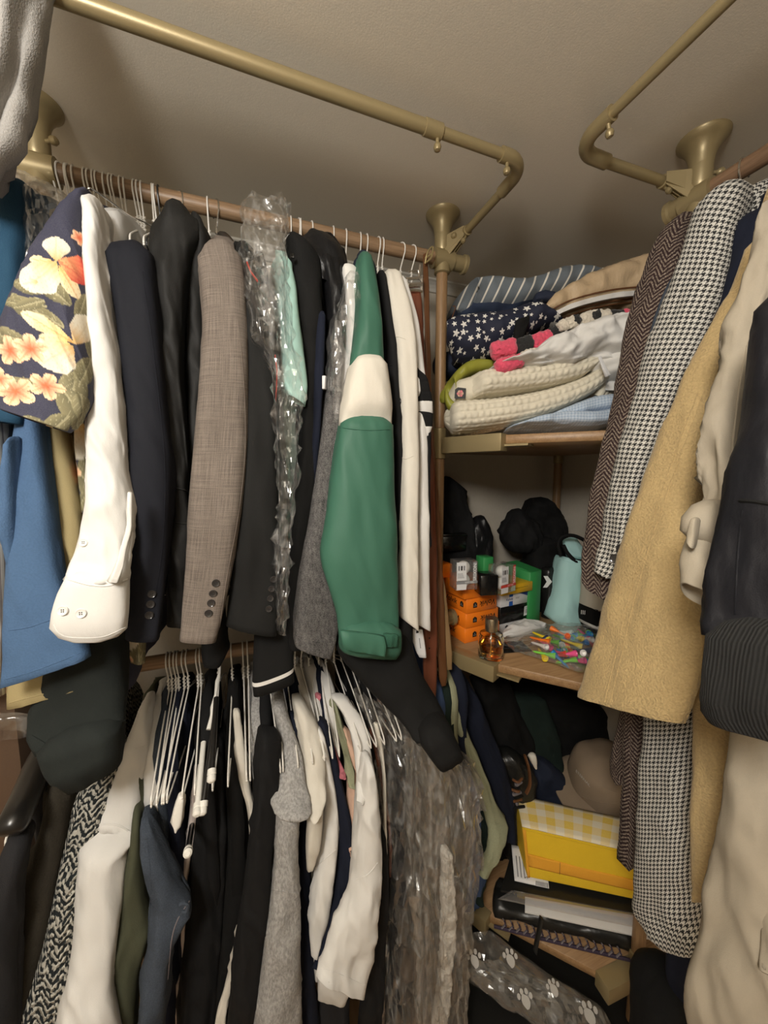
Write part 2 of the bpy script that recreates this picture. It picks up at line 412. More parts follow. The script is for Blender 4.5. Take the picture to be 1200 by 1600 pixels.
def loft3(name, rows, mat, parent=None, th=.04, fold=(0, 3), wr=.003, wf=(16, 16, 6), seed=0, top='closed', bot='open',
          res=.010, nseg=40, pw=2.9, disp=None, colfn=None, crumple=0., fl=0., cr=.0028, cf=(20, 20, 7), hz=False, flat=False, hem=.5):
    """skin a run of cross sections; each row is (L, R[, thickness]) in room metres"""
    rw = [np.array([*r[0], *r[1], (r[2] if len(r) > 2 and r[2] else th)], dtype=float) for r in rows]
    cs = [(q[:3]+q[3:6])/2 for q in rw]
    ns = [max(1, int(np.linalg.norm(cs[i+1]-cs[i])/res)) for i in range(len(cs)-1)]
    rw = crom(rw, ns); m = len(rw)
    if bot == 'open' and hem < 1:
        for i, q in enumerate(rw):
            f = max(0., (i/max(1, m-1)-.6)/.4); q[6] *= 1-(1-hem)*f*f*(3-2*f)
    C = [Vector((q[:3]+q[3:6])/2) for q in rw]; A = [Vector((q[3:6]-q[:3])/2) for q in rw]; T = [max(.0015, q[6]) for q in rw]
    vs = []; fs = []; cl = 0; us = []; vv = []; rings = []
    prevn = None
    for i in range(m):
        tg = (C[min(i+1, m-1)]-C[max(i-1, 0)]); 
        if tg.length < 1e-6: tg = Vector((0, 0, -1))
        n = A[i].cross(tg)
        if n.length < 1e-9: n = prevn or Vector((0, 1, 0))
        n.normalize()
        if prevn is not None:
            if n.dot(prevn) < 0: n = -n
        elif n.dot(C[i]-EYE) < 0: n = -n
        prevn = n
        if i: cl += (C[i]-C[i-1]).length
        if hz and abs(tg.z) > .2*tg.length:
            n = Vector((n.x, n.y, 0)).normalized() if Vector((n.x, n.y, 0)).length > .2 else n
        la = A[i].length; fr_ = i/max(1, m-1); ring = []
        key = (round(T[i]/max(la, 1e-4), 2), pw, nseg)
        if key not in _SE: _SE[key] = superell(*key)
        tab, per_ = _SE[key]; circ = per_*la
        for j in range(nseg):
            cx, sx, th_ = tab[j]; c_, s_ = cos(th_), sin(th_)
            q = C[i]+A[i]*cx+n*(T[i]*sx)
            dr = (A[i]*c_*T[i]/max(la, .003)+n*s_*1.0); dr = dr.normalized() if dr.length > 1e-9 else n
            off = 0.
            if fold[0]: off += fold[0]*sin(fold[1]*th_+seed+1.3*sin(cl*9+seed))*(.35+.65*fr_)
            if wr: off += wr*noise.noise(Vector((q.x*wf[0], q.y*wf[1], q.z*wf[2]))+Vector((seed*3.1, 0, seed)))*1.6+wr*.5*noise.noise(Vector((q.x*wf[0]*2.6, q.y*wf[1]*2.6, q.z*wf[2]*2.6))+Vector((0, seed*2.3, 0)))
            if cr:
                w_ = Vector((q.x*cf[0]+q.z*5, q.y*cf[1], q.z*cf[2]+q.x*6))+Vector((seed*1.7, seed*.9, 3))
                a = noise.noise(w_); b = noise.noise(w_*2.3+Vector((7, 1, 0)))
                off += cr*((1-abs(a)*3.2 if abs(a) < .31 else 0)*1.3+(1-abs(b)*3.2 if abs(b) < .31 else 0)*.7-.5)
            if crumple:
                a = noise.noise(q*26+Vector((seed, 1, 0))); b = noise.noise(q*61+Vector((seed, 5, 2)))
                off += crumple*((1-2*abs(a))*.8+(1-2*abs(b))*.4-.6)
            if disp: off += disp((j/nseg-.5)*circ, cl)
            if s_ > .2 and fl: off -= fl*s_
            vs.append(q+dr*off); ring.append(len(vs)-1); 
        us.append(circ); vv.append(cl); rings.append(ring)
    uvs = []
    def quadband(r0, r1, u0, u1, v0, v1):
        for j in range(nseg):
            k = (j+1) % nseg
            fs.append((r0[j], r0[k], r1[k], r1[j]))
            a0, a1 = j/nseg-.5, (j+1)/nseg-.5
            uvs.extend([(a0*u0, v0), (a1*u0, v0), (a1*u1, v1), (a0*u1, v1)])
    for i in range(m-1): quadband(rings[i], rings[i+1], us[i], us[i+1], vv[i], vv[i+1])
    def end(idx, kind, rev):
        ring = rings[idx]; c = sum((vs[k] for k in ring), Vector())/nseg
        d = (C[idx]-C[idx-1 if idx else 1]); d = d.normalized() if d.length > 1e-9 else Vector((0, 0, -1))
        t_ = T[idx]; bands = [(.72, .35*t_), (.35, .5*t_)] if kind == 'closed' else [(.90, .001), (.84, -.006)]
        pr = ring; pu = us[idx]; pv = vv[idx]
        for sc, mv in bands:
            nr = []
            for k in ring: vs.append(c+(vs[k]-c)*sc+d*mv); nr.append(len(vs)-1)
            if rev: quadband(nr, pr, pu*sc, pu, pv-.01, pv)
            else: quadband(pr, nr, pu, pu*sc, pv, pv+.01)
            pr = nr; pu *= sc
        vs.append(sum((vs[k] for k in pr), Vector())/nseg); ci = len(vs)-1
        for j in range(nseg):
            k = (j+1) % nseg; fs.append((pr[k], pr[j], ci) if rev else (pr[j], pr[k], ci)); uvs.extend([(0, pv)]*3)
    if top in ('closed', 'open'): end(0, top, True)
    if bot in ('closed', 'open'): end(m-1, bot, False)
    o = obj(name, vs, fs, mat, parent, uv=uvs)
    if colfn:
        ca = o.data.color_attributes.new('print', 'FLOAT_COLOR', 'CORNER')
        arr = colfn(np.array(uvs)); ca.data.foreach_set('color', np.c_[arr, np.ones(len(arr))].astype(np.float32).ravel())
    bm = bmesh.new(); bm.from_mesh(o.data); bmesh.ops.recalc_face_normals(bm, faces=bm.faces)
    if flat:
        bmesh.ops.triangulate(bm, faces=bm.faces)
        for f in bm.faces: f.smooth = False
    bm.to_mesh(o.data); bm.free()
    return o
def loft(name, rows, mat, parent=None, mode='Y', **k):
    """rows (uL, vL, uR, vR, distance[, thickness]) read off the photo, put at their own distance in the room"""
    out = []
    for r in rows:
        d = r[4]; dl, dr_ = d if isinstance(d, tuple) else (d, d)
        out.append((P(r[0], r[1], mode, dl), P(r[2], r[3], mode, dr_), r[5] if len(r) > 5 else None))
    k.setdefault('hz', mode in 'XY'); return loft3(name, out, mat, parent, **k)
def Dz(u, v, z):
    return (P(u, v, 'Z', z)-EYE).dot(_F)
def Z(rows, d0, d1=None):
    """add a distance running from d0 to d1 down the rows"""
    n = len(rows); d1 = d0 if d1 is None else d1
    return [(*r, d0+(d1-d0)*i/max(1, n-1)) for i, r in enumerate(rows)]
def text_on(parent, txt, mat, org, ex, ey, size, name='lettering', shear=0., flip=False, bold=0.):
    cu = bpy.data.curves.new('t', 'FONT'); cu.body = txt; cu.size = 1.; cu.shear = shear; cu.offset = bold; cu.resolution_u = 3; cu.align_x = 'CENTER'; cu.align_y = 'CENTER'
    to = bpy.data.objects.new('t', cu); me = bpy.data.meshes.new_from_object(to)
    bpy.data.objects.remove(to); bpy.data.curves.remove(cu)
    ex = Vector(ex).normalized(); ey = Vector(ey).normalized(); nn = ex.cross(ey); sg = -1 if flip else 1
    vs = [Vector(org)+ex*(v.co.x*size*sg)+ey*(v.co.y*size*sg)+nn*.0006 for v in me.vertices]; fs = [tuple(p.vertices) for p in me.polygons]
    bpy.data.meshes.remove(me)
    return obj(name, vs, fs, mat, parent, smooth=False)
def patch(parent, name, mat, org, ex, ey, pts, lift=.0006, depth=.0004):
    ex = Vector(ex).normalized(); ey = Vector(ey).normalized(); nn = ex.cross(ey)
    return MB().prism([Vector(org)+ex*a+ey*b+nn*(lift-depth) for a, b in pts], nn*depth).build(name, mat, parent)
def button(parent, u, v, mode, d, r=.0075, mat='button_dark', name='button', nrm=None, holes=4):
    c = P(u, v, mode, d); n = (EYE-c).normalized() if nrm is None else Vector(nrm).normalized()
    b = MB().lathe(c, [(r*.55, -.001), (r*.95, .0), (r, .0014), (r*.88, .0026), (r*.62, .0018), (r*.3, .0016)], 18, n).build(name, mat, parent, smooth=True)
    e = n.cross(Vector((0, 0, 1))).normalized(); g = n.cross(e); hb = MB()
    for q in range(holes):
        a = pi/4+q*2*pi/holes; hb.lathe(c+n*.0017+(e*cos(a)+g*sin(a))*r*.25, [(r*.11, 0), (r*.11, .0004)], 6, n)
    hb.build('button_hole', 'button_hole', b)
    return b
# ------------------------------------------------------------------ the room
CEIL, WA, WB = 2.168, 1.235, 1.225
X0, Y0 = -1.55, -1.5
def struct(name, mb, mat, **k):
    o = mb.build(name, mat, **k); o['kind'] = 'structure'; return o
struct('floor', MB().box((X0, Y0, -.04), (WB, WA, 0)), 'floor_wood')
struct('ceiling', MB().box((X0, Y0, CEIL), (WB, WA, CEIL+.04)), 'ceiling_paper')
struct('wall_back', MB().box((X0, WA, 0), (WB, WA+.05, CEIL)), 'wall_paper')
struct('wall_right', MB().box((WB, Y0, 0), (WB+.05, WA+.05, CEIL)), 'wall_paper')
struct('wall_left', MB().box((X0-.05, Y0, 0), (X0, WA+.05, CEIL)), 'wall_paper')
struct('wall_front', MB().box((X0, Y0-.05, 0), (WB, Y0, CEIL)), 'wall_paper')
def cove(a, b, nx, ny):
    a = Vector(a); b = Vector(b); n = Vector((nx, ny, 0)); z = Vector((0, 0, -1))
    pr = [(0, 0), (.030, 0), (.030, .006), (.024, .009), (.016, .016), (.010, .026), (.009, .036), (0, .036)]
    return MB().prism([a+n*p+z*q for p, q in pr], b-a)
struct('trim_1', cove((X0, WA, CEIL), (WB, WA, CEIL), 0, -1), 'trim_white')
struct('trim_2', cove((WB, Y0, CEIL), (WB, WA, CEIL), -1, 0), 'trim_white')

# ------------------------------------------------------------------ poles, rods, rails
PL, PR, PF, PB = (.503, .92), (.885, .545), (-.338, .92), (1.175, 1.165)
RODZ, LRODZ, RAILZ, RR = 2.058, 1.080, 2.112, .0158
def knob(mb, c, ax, s=1.):
    return mb.lathe(c, [(.004*s, 0), (.004*s, .010*s), (.0072*s, .013*s), (.0085*s, .018*s), (.0065*s, .024*s), (.002*s, .026*s)], 14, ax)
def pole(xy, label, rodaxis=None, gus=None, kn=(0, -1), clampz=(), low=0.):
    x, y = xy; t = thing('support_pole', label, 'pole', loc=(x, y, 0))
    W = lambda mb: [setattr(mb, 'v', [q-Vector((x, y, 0)) for q in mb.v]), mb][1]
    W(MB().lathe((x, y, 0), [(.0148, 0), (.0148, 2.13)], 24)).build('pole', 'post_wood', t, smooth=True)
    W(MB().lathe((x, y, CEIL), [(.044, 0), (.0435, -.004), (.036, -.011), (.027, -.024), (.0225, -.037), (.0205, -.052), (.0150, -.052)], 32)).build('ceiling_flange', 'gold', t, smooth=True)
    if rodaxis is not None:
        ax = Vector(rodaxis)
        b = W(MB().lathe((x, y, RODZ+.052), [(.015, .014), (.0205, .012), (.0205, -.028), (.018, -.034)], 24)).build('collar', 'gold', t, smooth=True)
        W(knob(MB(), Vector((x, y, RODZ+.045))+Vector((kn[0], kn[1], 0)).normalized()*.019, (kn[0], kn[1], 0), .9)).build('knob', 'gold', b, smooth=True)
        mb = MB().lathe(Vector((x, y, RODZ))-ax*.028, [(RR, 0), (.0245, .001), (.0245, .056), (RR, .057)], 28, ax)
        mb.lathe((x, y, RODZ-.034), [(.0205, .02), (.0205, 0), (.0152, -.003)], 24)
        W(mb).build('rod_bracket', 'gold', t, smooth=True)
        if gus:
            e = Vector(gus); s0 = Vector((x, y, RODZ)); d = (Vector((e.x, e.y, 0))-Vector((x, y, 0))).normalized(); n = Vector((-d.y, d.x, 0))
            g = MB()
            for off in (-.013, 0, .013):
                p0 = s0+d*.016+n*off
                g.prism([p0+Vector((0, 0, -.004)), p0+Vector((0, 0, .052)), e+n*off*.7+Vector((0, 0, .012)), e+n*off*.7+Vector((0, 0, -.012))], n*.003)
            p0 = s0+d*.010-n*.014
            g.prism([p0+Vector((0, 0, .008)), p0+Vector((0, 0, .05)), e-n*.010+Vector((0, 0, .004)), e-n*.010+Vector((0, 0, -.010))], n*.028)
            W(g).build('gusset', 'gold', t)
    for z in clampz:
        W(MB().lathe((x, y, z), [(.0150, -.042), (.0185, -.040), (.0185, .040), (.0150, .042)], 24)).build('clamp', 'gold', t, smooth=True)
    return t
SH = (1.594, 1.009, .272)       # shelf tops
pole(PL, 'round wooden pole with gold ceiling flange left of the corner shelves', (1, 0, 0), (.545, .880, RAILZ), (.5, -1), (SH[0]-.012, SH[1]+.075, SH[1]-.012, SH[2]-.012))
pole(PR, 'round wooden pole with gold ceiling flange beside the black and white check coat', (0, 1, 0), (.850, .590, RAILZ), (1, -.6), (SH[0]-.012, SH[1]-.012, SH[2]-.012))
pole(PF, 'round wooden pole with gold ceiling flange near the grey curtain', (1, 0, 0), None, (1, -.5), ())
pole(PB, 'shaded wooden pole standing in the room corner behind the shelves', None, None, (1, 0), (SH[0]-.012, SH[1]-.012, SH[2]-.012))

def rod(name, a, b, mat, label, cap=None, r=RR):
    t = thing(name, label, 'rod')
    MB().tube([a, b], r, 24).build('rod', mat, t, smooth=True)
    if cap is not None:
        c = Vector(cap[0]); MB().lathe(c, [(r, -.03), (.0195, -.029), (.0195, 0), (.0235, .003), (.0235, .011), (.018, .014), (.004, .0145)], 26, cap[1]).build('end_cap', 'gold', t, smooth=True)
    return t
rod('clothes_rod', (-1.45, .92, RODZ), (.535, .92, RODZ), 'rod_wood', 'upper wooden clothes rod under the ceiling holding the suits', ((.562, .92, RODZ), (1, 0, 0)))
rod('clothes_rod', (-1.45, .92, LRODZ), (.52, .92, LRODZ), 'rod_wood', 'lower wooden clothes rod holding the empty wire hangers', ((.548, .92, LRODZ), (1, 0, 0)))
rod('clothes_rod', (.885, -1.3, RODZ+.004), (.885, .585, RODZ+.004), 'rod_wood_y', 'wooden clothes rod on the right holding the winter coats', ((.885, .592, RODZ+.004), (0, 1, 0)))

def arc(c, r, a0, a1, z, n=8):
    return [Vector((c[0]+r*cos(radians(a0+(a1-a0)*i/n)), c[1]+r*sin(radians(a0+(a1-a0)*i/n)), z)) for i in range(n+1)]
z = RAILZ
t = thing('curtain_rail', 'long gold curtain rail running under the ceiling above the shirts', 'curtain rail')
MB().tube([(-1.40, .655, z), (.350, .655, z)], .0112, 20).build('rail_tube', 'gold', t, smooth=True)
j = MB().lathe((.318, .655, z), [(.0112, 0), (.0130, .001), (.0130, .034), (.0095, .037)], 20, (1, 0, 0)).build('joint', 'gold', t, smooth=True)
knob(MB(), (.345, .655, z-.011), (0, 0, -1), .85).build('knob', 'gold', j, smooth=True)
MB().tube([(.345, .655, z), (.50, .655, z)], .0092, 18).build('rail_tube', 'gold', t, smooth=True)
e = MB().tube([(.482, .655, z)]+arc((.500, .700), .045, -90, 0, z)+[(.546, .735, z)], .0128, 20).build('elbow', 'gold', t, smooth=True)
knob(MB(), (.497, .655, z-.011), (0, 0, -1), .85).build('knob', 'gold', e, smooth=True)
MB().tube([(.546, .73, z), (.547, .885, z)], .0092, 18).build('rail_tube', 'gold', t, smooth=True)
MB().lathe((.547, .868, z), [(.0092, 0), (.0122, .001), (.0122, .028), (.004, .030)], 18, (0, 1, 0)).build('socket', 'gold', t, smooth=True)
knob(MB(), (.547, .878, z-.010), (-.6, 0, -1), .8).build('knob', 'gold', t, smooth=True)
t = thing('curtain_rail', 'short-elbowed gold curtain rail under the ceiling at the upper right', 'curtain rail')
MB().tube([(.608, -1.3, z), (.608, .535, z)], .0086, 18).build('rail_tube', 'gold', t, smooth=True)
e = MB().tube([(.608, .520, z)]+[Vector((.653-.045*cos(radians(a)), .553+.045*sin(radians(a)), z)) for a in range(0, 91, 11)]+[(.690, .598, z)], .0128, 20).build('elbow', 'gold', t, smooth=True)
knob(MB(), (.608, .528, z-.011), (.3, 0, -1), .85).build('knob', 'gold', e, smooth=True)
MB().tube([(.688, .598, z), (.862, .592, z)], .0095, 18).build('rail_tube', 'gold', t, smooth=True)
MB().lathe((.842, .5928, z), [(.0095, 0), (.0125, .001), (.0125, .030), (.004, .032)], 18, (1, 0, 0)).build('socket', 'gold', t, smooth=True)
knob(MB(), (.852, .592, z-.010), (0, -.8, -1), .85).build('knob', 'gold', t, smooth=True)

# ------------------------------------------------------------------ corner shelves
for k, zt in enumerate(SH):
    t = thing('corner_shelf', ('top corner shelf carrying the folded quilts', 'middle corner shelf carrying the golf ball boxes', 'lowest corner shelf carrying the yellow checked bag')[k], 'shelf')
    pts = [(.518, 1.215), (.518, .905), (.590, .762), (.772, .566), (.90, .528), (1.205, .528), (1.205, 1.215)]
    MB().prism([(x, y, zt-.022) for x, y in pts][::1], (0, 0, .022)).build('board', 'shelf_wood', t, bevel=.0015, seg=1)
    b = MB(); b.beam((.512, .905), (.588, .752), .036, zt-.040, zt+.003); b.build('bracket', 'gold', t, bevel=.003)
    b = MB(); b.beam((.588+.018, .752+.02), (.640, .72), .05, zt-.028, zt-.023); b.build('lip', 'gold', t)
    b = MB(); b.beam((.880, .542), (.768, .548), .040, zt-.040, zt+.003); b.build('bracket', 'gold', t, bevel=.003)

from mathutils.bvhtree import BVHTree
_bv = {}
def hit(o, u, v):
    """the point of mesh o seen at photo point (u, v), and its normal"""
    if o.name not in _bv:
        _bv[o.name] = BVHTree.FromPolygons([q.co.copy() for q in o.data.vertices], [tuple(p.vertices) for p in o.data.polygons])
    d = (P(u, v, 'D', 1.)-EYE).normalized(); r = _bv[o.name].ray_cast(EYE, d)
    if r[0] is None: return None, None
    n = r[1] if r[1].dot(d) < 0 else -r[1]
    return r[0], n
def uv_at(o, u, v):
    hit(o, u, v); d = (P(u, v, 'D', 1.)-EYE).normalized(); r = _bv[o.name].ray_cast(EYE, d)
    if r[0] is None: return None
    from mathutils.interpolate import poly_3d_calc
    pl = o.data.polygons[r[2]]; w_ = poly_3d_calc([o.data.vertices[i].co for i in pl.vertices], r[0]); ul = o.data.uv_layers[0].data
    return sum((ul[li].uv*wt for li, wt in zip(pl.loop_indices, w_)), Vector((0, 0)))
def sewn(o, parent, pts, r=.005, mat='button_dark', holes=4, name='button'):
    for u, v in pts:
        c, n = hit(o, u, v)
        if c is None: continue
        b = MB().lathe(c, [(r*.55, -.002), (r*.95, .0002), (r, .0014), (r*.88, .0026), (r*.62, .0018), (r*.3, .0016)], 18, n).build(name, mat, parent, smooth=True)
        e = n.cross(Vector((0, 0, 1))).normalized(); g = n.cross(e); hb = MB()
        for q in range(holes):
            a = pi/4+q*2*pi/holes; hb.lathe(c+n*.0016+(e*cos(a)+g*sin(a))*r*.26, [(r*.12, 0), (r*.12, .0005)], 6, n)
        hb.build('button_hole', 'button_hole', b)
def seam(o, parent, pts, r=.0011, mat=None, name='seam', n=7, lift=0.):
    """a thin raised line of stitching following the cloth through photo points"""
    path = []
    for q in crom([np.array(p, dtype=float) for p in pts], n):
        c, nn = hit(o, q[0], q[1])
        if c is not None: path.append(c+nn*lift)
    if len(path) > 2: return MB().tube(path, r, 5).build(name, mat or o.data.materials[0].name, parent, smooth=True)

# ------------------------------------------------------------------ hangers
def wire_mesh(hookz=0.):
    """wire hanger in the y-z plane, rod centre at the origin"""
    hook = [Vector((0, RR*1.12*cos(radians(a))+.0, RR*1.12*sin(radians(a)))) for a in range(-40, 181, 20)]
    hook += [Vector((0, -RR*1.05, -.010)), Vector((0, -.006, -.030)), Vector((0, 0, -.042)), Vector((0, 0, -.075))]
    hk = MB().tube(hook, .0016, 6)
    tw = [Vector((.0026*cos(i*1.25), .0026*sin(i*1.25), -.045-.0016*i)) for i in range(20)]
    hk.tube(tw, .0015, 5)
    arm = [(0, 0, -.072), (0, -.02, -.080), (0, -.10, -.110), (0, -.19, -.150), (0, -.206, -.160), (0, -.209, -.168), (0, -.200, -.172), (0, -.10, -.174), (0, .10, -.174), (0, .200, -.172), (0, .209, -.168), (0, .206, -.160), (0, .19, -.150), (0, .10, -.110), (0, .02, -.080), (0, 0, -.072)]
    return hk, MB().tube(path3(arm, 3), .0016, 6)
_hk, _ar = wire_mesh()
PROTO = {}
def hanger(x, z, mat='white_wire', label='', group=None, y=.92, rot=0., arms=True):
    key = mat
    if key not in PROTO:
        a = _hk.build('hook', mat, None, smooth=True); b = _ar.build('shoulder_wire', mat, None, smooth=True)
        PROTO[key] = (a.data, b.data); bpy.data.objects.remove(a); bpy.data.objects.remove(b)
    t = thing('wire_hanger', label, 'hanger', group, loc=(x, y, z))
    t.rotation_euler = (0, 0, rot)
    for nm, d in list(zip(('hook', 'shoulder_wire'), PROTO[key]))[:2 if arms else 1]:
        o = bpy.data.objects.new(nm, d); COL.objects.link(o); o.parent = t
        if z > 1.5 and nm == 'shoulder_wire': o.scale = (1, .70, 1)
    return t
ORD = 'first second third fourth fifth sixth seventh eighth ninth tenth eleventh twelfth thirteenth fourteenth fifteenth sixteenth seventeenth eighteenth nineteenth'.split()
GL = 'white wire hangers bunched at the left end of the upper rod'
for i, (u, v) in enumerate([(87, 270), (95, 272), (105, 274), (110, 275), (117, 277), (135, 281), (142, 283), (148, 284), (155, 286), (165, 288), (175, 290), (180, 292), (190, 294), (195, 295), (212, 299), (217, 300), (222, 302), (238, 305), (242, 306)]):
    hanger(P(u, v, 'Y', .92).x, RODZ, 'white_wire', f'white wire hanger, {ORD[i]} from the gold bracket at the left of the upper rod', GL, rot=random.uniform(-.15, .15), arms=u > 125)
hanger(P(249, 310, 'Y', .92).x, RODZ, 'black_wire', 'single black wire hook right of the bunch of white hanger hooks')
hanger(P(280, 316, 'Y', .92).x, RODZ, 'chrome', 'chrome hanger hook above the charcoal coat', rot=.5)
hanger(P(325, 327, 'Y', .92).x, RODZ, 'white_wire', 'lone white wire hanger between two chrome hooks above the grey suit')
hanger(P(337, 330, 'Y', .92).x, RODZ, 'chrome', 'chrome hanger hook carrying the grey suit jacket', rot=.4)
for i, u in enumerate((454, 466, 470, 486, 520, 540, 562, 572, 590, 597)):
    hanger(P(u, 337+(u-377)*.222, 'Y', .92).x, RODZ, 'white_wire', f'white wire hanger, {ORD[i]} to the right of the crinkled plastic cover on the upper rod', 'white wire hangers at the right of the upper rod', rot=random.uniform(-.12, .12))
for u, lab in ((626, 'white wire hook beside the chrome belt buckle on the upper rod'), (643, 'white wire hook directly above the chrome belt buckle')):
    hanger(P(u, 337+(u-377)*.222, 'Y', .92).x, RODZ, 'white_wire', lab, rot=.3, arms=False)
for i, x in enumerate([P(u, 1290, 'Y', .711).x for u in (236, 243, 251, 257, 268, 276, 296, 302, 337, 364, 386, 395)]):
    hanger(x, LRODZ, 'white_wire', f'bare white wire hanger on the lower rod below the suits, {ORD[i]} from the left', 'bare wire hangers in the middle of the lower rod', rot=random.uniform(-.07, .07))
for i in range(14):
    hanger(.035+i*.0205+random.uniform(-.004, .004), LRODZ, 'white_wire', f'white wire hanger above the ivory and white tees, {ORD[i]} from the left', 'wire hangers at the right of the lower rod', rot=random.uniform(-.08, .08))
for i, u in enumerate((130, 145)):
    hanger(P(u, 1290, 'Y', .711).x-.10, LRODZ, 'white_wire', ('left', 'right')[i]+' one of two white wire hangers left of the chunky knit cardigan', 'wire hangers at the left of the lower rod', rot=random.uniform(-.08, .08))
for y, lab in ((.47, 'hanger hook holding the black and white check coat'), (.36, 'hanger hook at the right edge above the camel coat')):
    hanger(.885, RODZ+.004, 'chrome', lab, y=y, rot=-pi/2)
# ------------------------------------------------------------------ clothes on the back-wall rods
def body(parent, x, mat, hem, yf=.745, yb=1.12, rodz=RODZ, tx=.020, axis='A', y=None, name='body', seed=0, drop=.075, **k):
    """the flat-hanging trunk of a garment: neck, sloping shoulders, straight fall to the hem"""
    zt = rodz-drop; mid = (yf+yb)/2; hw = (yb-yf)/2; rows = []
    for dz, f, tt in ((0, .26, .6), (.012, .45, .8), (.035, .72, 1), (.062, .93, 1), (.095, 1., 1.05), (.25, 1.01, 1.1), (.5*(zt-hem), 1.03, 1.25), (zt-hem, 1.06, 1.4)):
        a, b = mid-hw*f, mid+hw*f
        if axis == 'A': rows.append(((x, a, zt-dz), (x, b, zt-dz), tx*tt))
        else: rows.append(((a, x, zt-dz), (b, x, zt-dz), tx*tt))
    rows.sort(key=lambda r: -r[0][2])
    return loft3(name, rows, mat, parent, wr=.006, wf=(14, 14, 4), seed=seed, res=.022, nseg=30, fold=(.006, 5), **k)
def topx(rows, mode='Y'):
    r = rows[1]; d = r[4]
    return P((r[0]+r[2])/2, (r[1]+r[3])/2, mode, d).x
JK = dict(th=.036, wr=.0035, wf=(18, 18, 5), pw=3.3, cr=.0018, nseg=56)

# --- curtain cloth at the upper left
t = thing('curtain', 'pale grey linen curtain bunched at the upper left under the ceiling', 'curtain')
loft('fabric', [(-150, -90, 84, -90, .63), (-150, 0, 70, 0, .63), (-150, 60, 54, 60, .63), (-150, 120, 38, 125, .63), (-150, 180, 18, 190, .63), (-120, 232, -2, 236, .63), (-90, 250, -20, 252, .63)], 'linen_curtain', t, th=.05, fold=(.012, 9), wr=.010, wf=(22, 22, 7), nseg=72, bot='closed')
for i, (a, b) in enumerate((((8, 245), (40, 190)), ((12, 238), (30, 180)), ((-2, 225), (18, 165)))):
    q = [P(a[0]-14, a[1]-50, 'Y', .70), P(b[0]+4, b[1]-40, 'Y', .69), P(b[0]+3, b[1]+12, 'Y', .69), P(a[0]+6, a[1], 'Y', .70), P(a[0]-16, a[1]+4, 'Y', .71)]
    MB().tube(path3(q, 6), .004, 8).build('tape_loop', 'linen_curtain', t, smooth=True)

# --- far left
t = thing('dress_shirt', 'white finely striped shirt at the left edge beside the blue shirt', 'shirt')
r = Z([(-60, 500, 2, 500), (-60, 640, 7, 640), (-60, 760, 15, 760), (-60, 860, 14, 860), (-60, 960, 12, 960), (-60, 1088, 4, 1085)], .72, .69)
loft('sleeve', r, 'striped_shirt', t, th=.03); body(t, topx(r), 'striped_shirt', 1.25, seed=3)
t = thing('short_sleeve_shirt', 'dark teal blue shirt with a wide short sleeve behind the floral shirt', 'shirt')
r = Z([(22, 309, 52, 307), (12, 345, 53, 345), (6, 390, 51, 392), (0, 447, 50, 447), (-14, 530, 50, 530), (-26, 600, 45, 600), (-34, 654, 38, 664)], .745, .68)
loft('sleeve', r, 'teal_blue', t, **{**JK, 'th': .035}); body(t, topx(r), 'teal_blue', 1.25, seed=4)
t = thing('dry_cleaning_cover', 'clear plastic cover between the teal shirt and the floral shirt', 'plastic cover')
loft('film', Z([(46, 304, 112, 318), (48, 350, 112, 350), (45, 400, 104, 400), (40, 450, 80, 440), (36, 500, 60, 490), (30, 560, 50, 560)], .735, .735), 'plastic_film', t, th=.03, wr=.004, crumple=.010, res=.009, nseg=40, bot='none', flat=True)
t = thing('dry_cleaning_cover', 'clear plastic cover sagging at the left edge under the rod', 'plastic cover')
loft('film', Z([(-70, 285, 60, 302), (-70, 320, 45, 330), (-70, 380, 16, 385), (-70, 420, 12, 440), (-70, 480, 4, 490), (-70, 560, -6, 570)], .80, .66), 'plastic_film', t, th=.04, wr=.006, crumple=.010, res=.009, nseg=40, bot='none', flat=True)
loft('film_top', Z([(-60, 262, 40, 272), (-60, 280, 80, 290), (-60, 300, 100, 312)], .88, .80), 'plastic_hazy', t, th=.015, wr=.004, crumple=.010, res=.009, nseg=40, bot='none', flat=True)

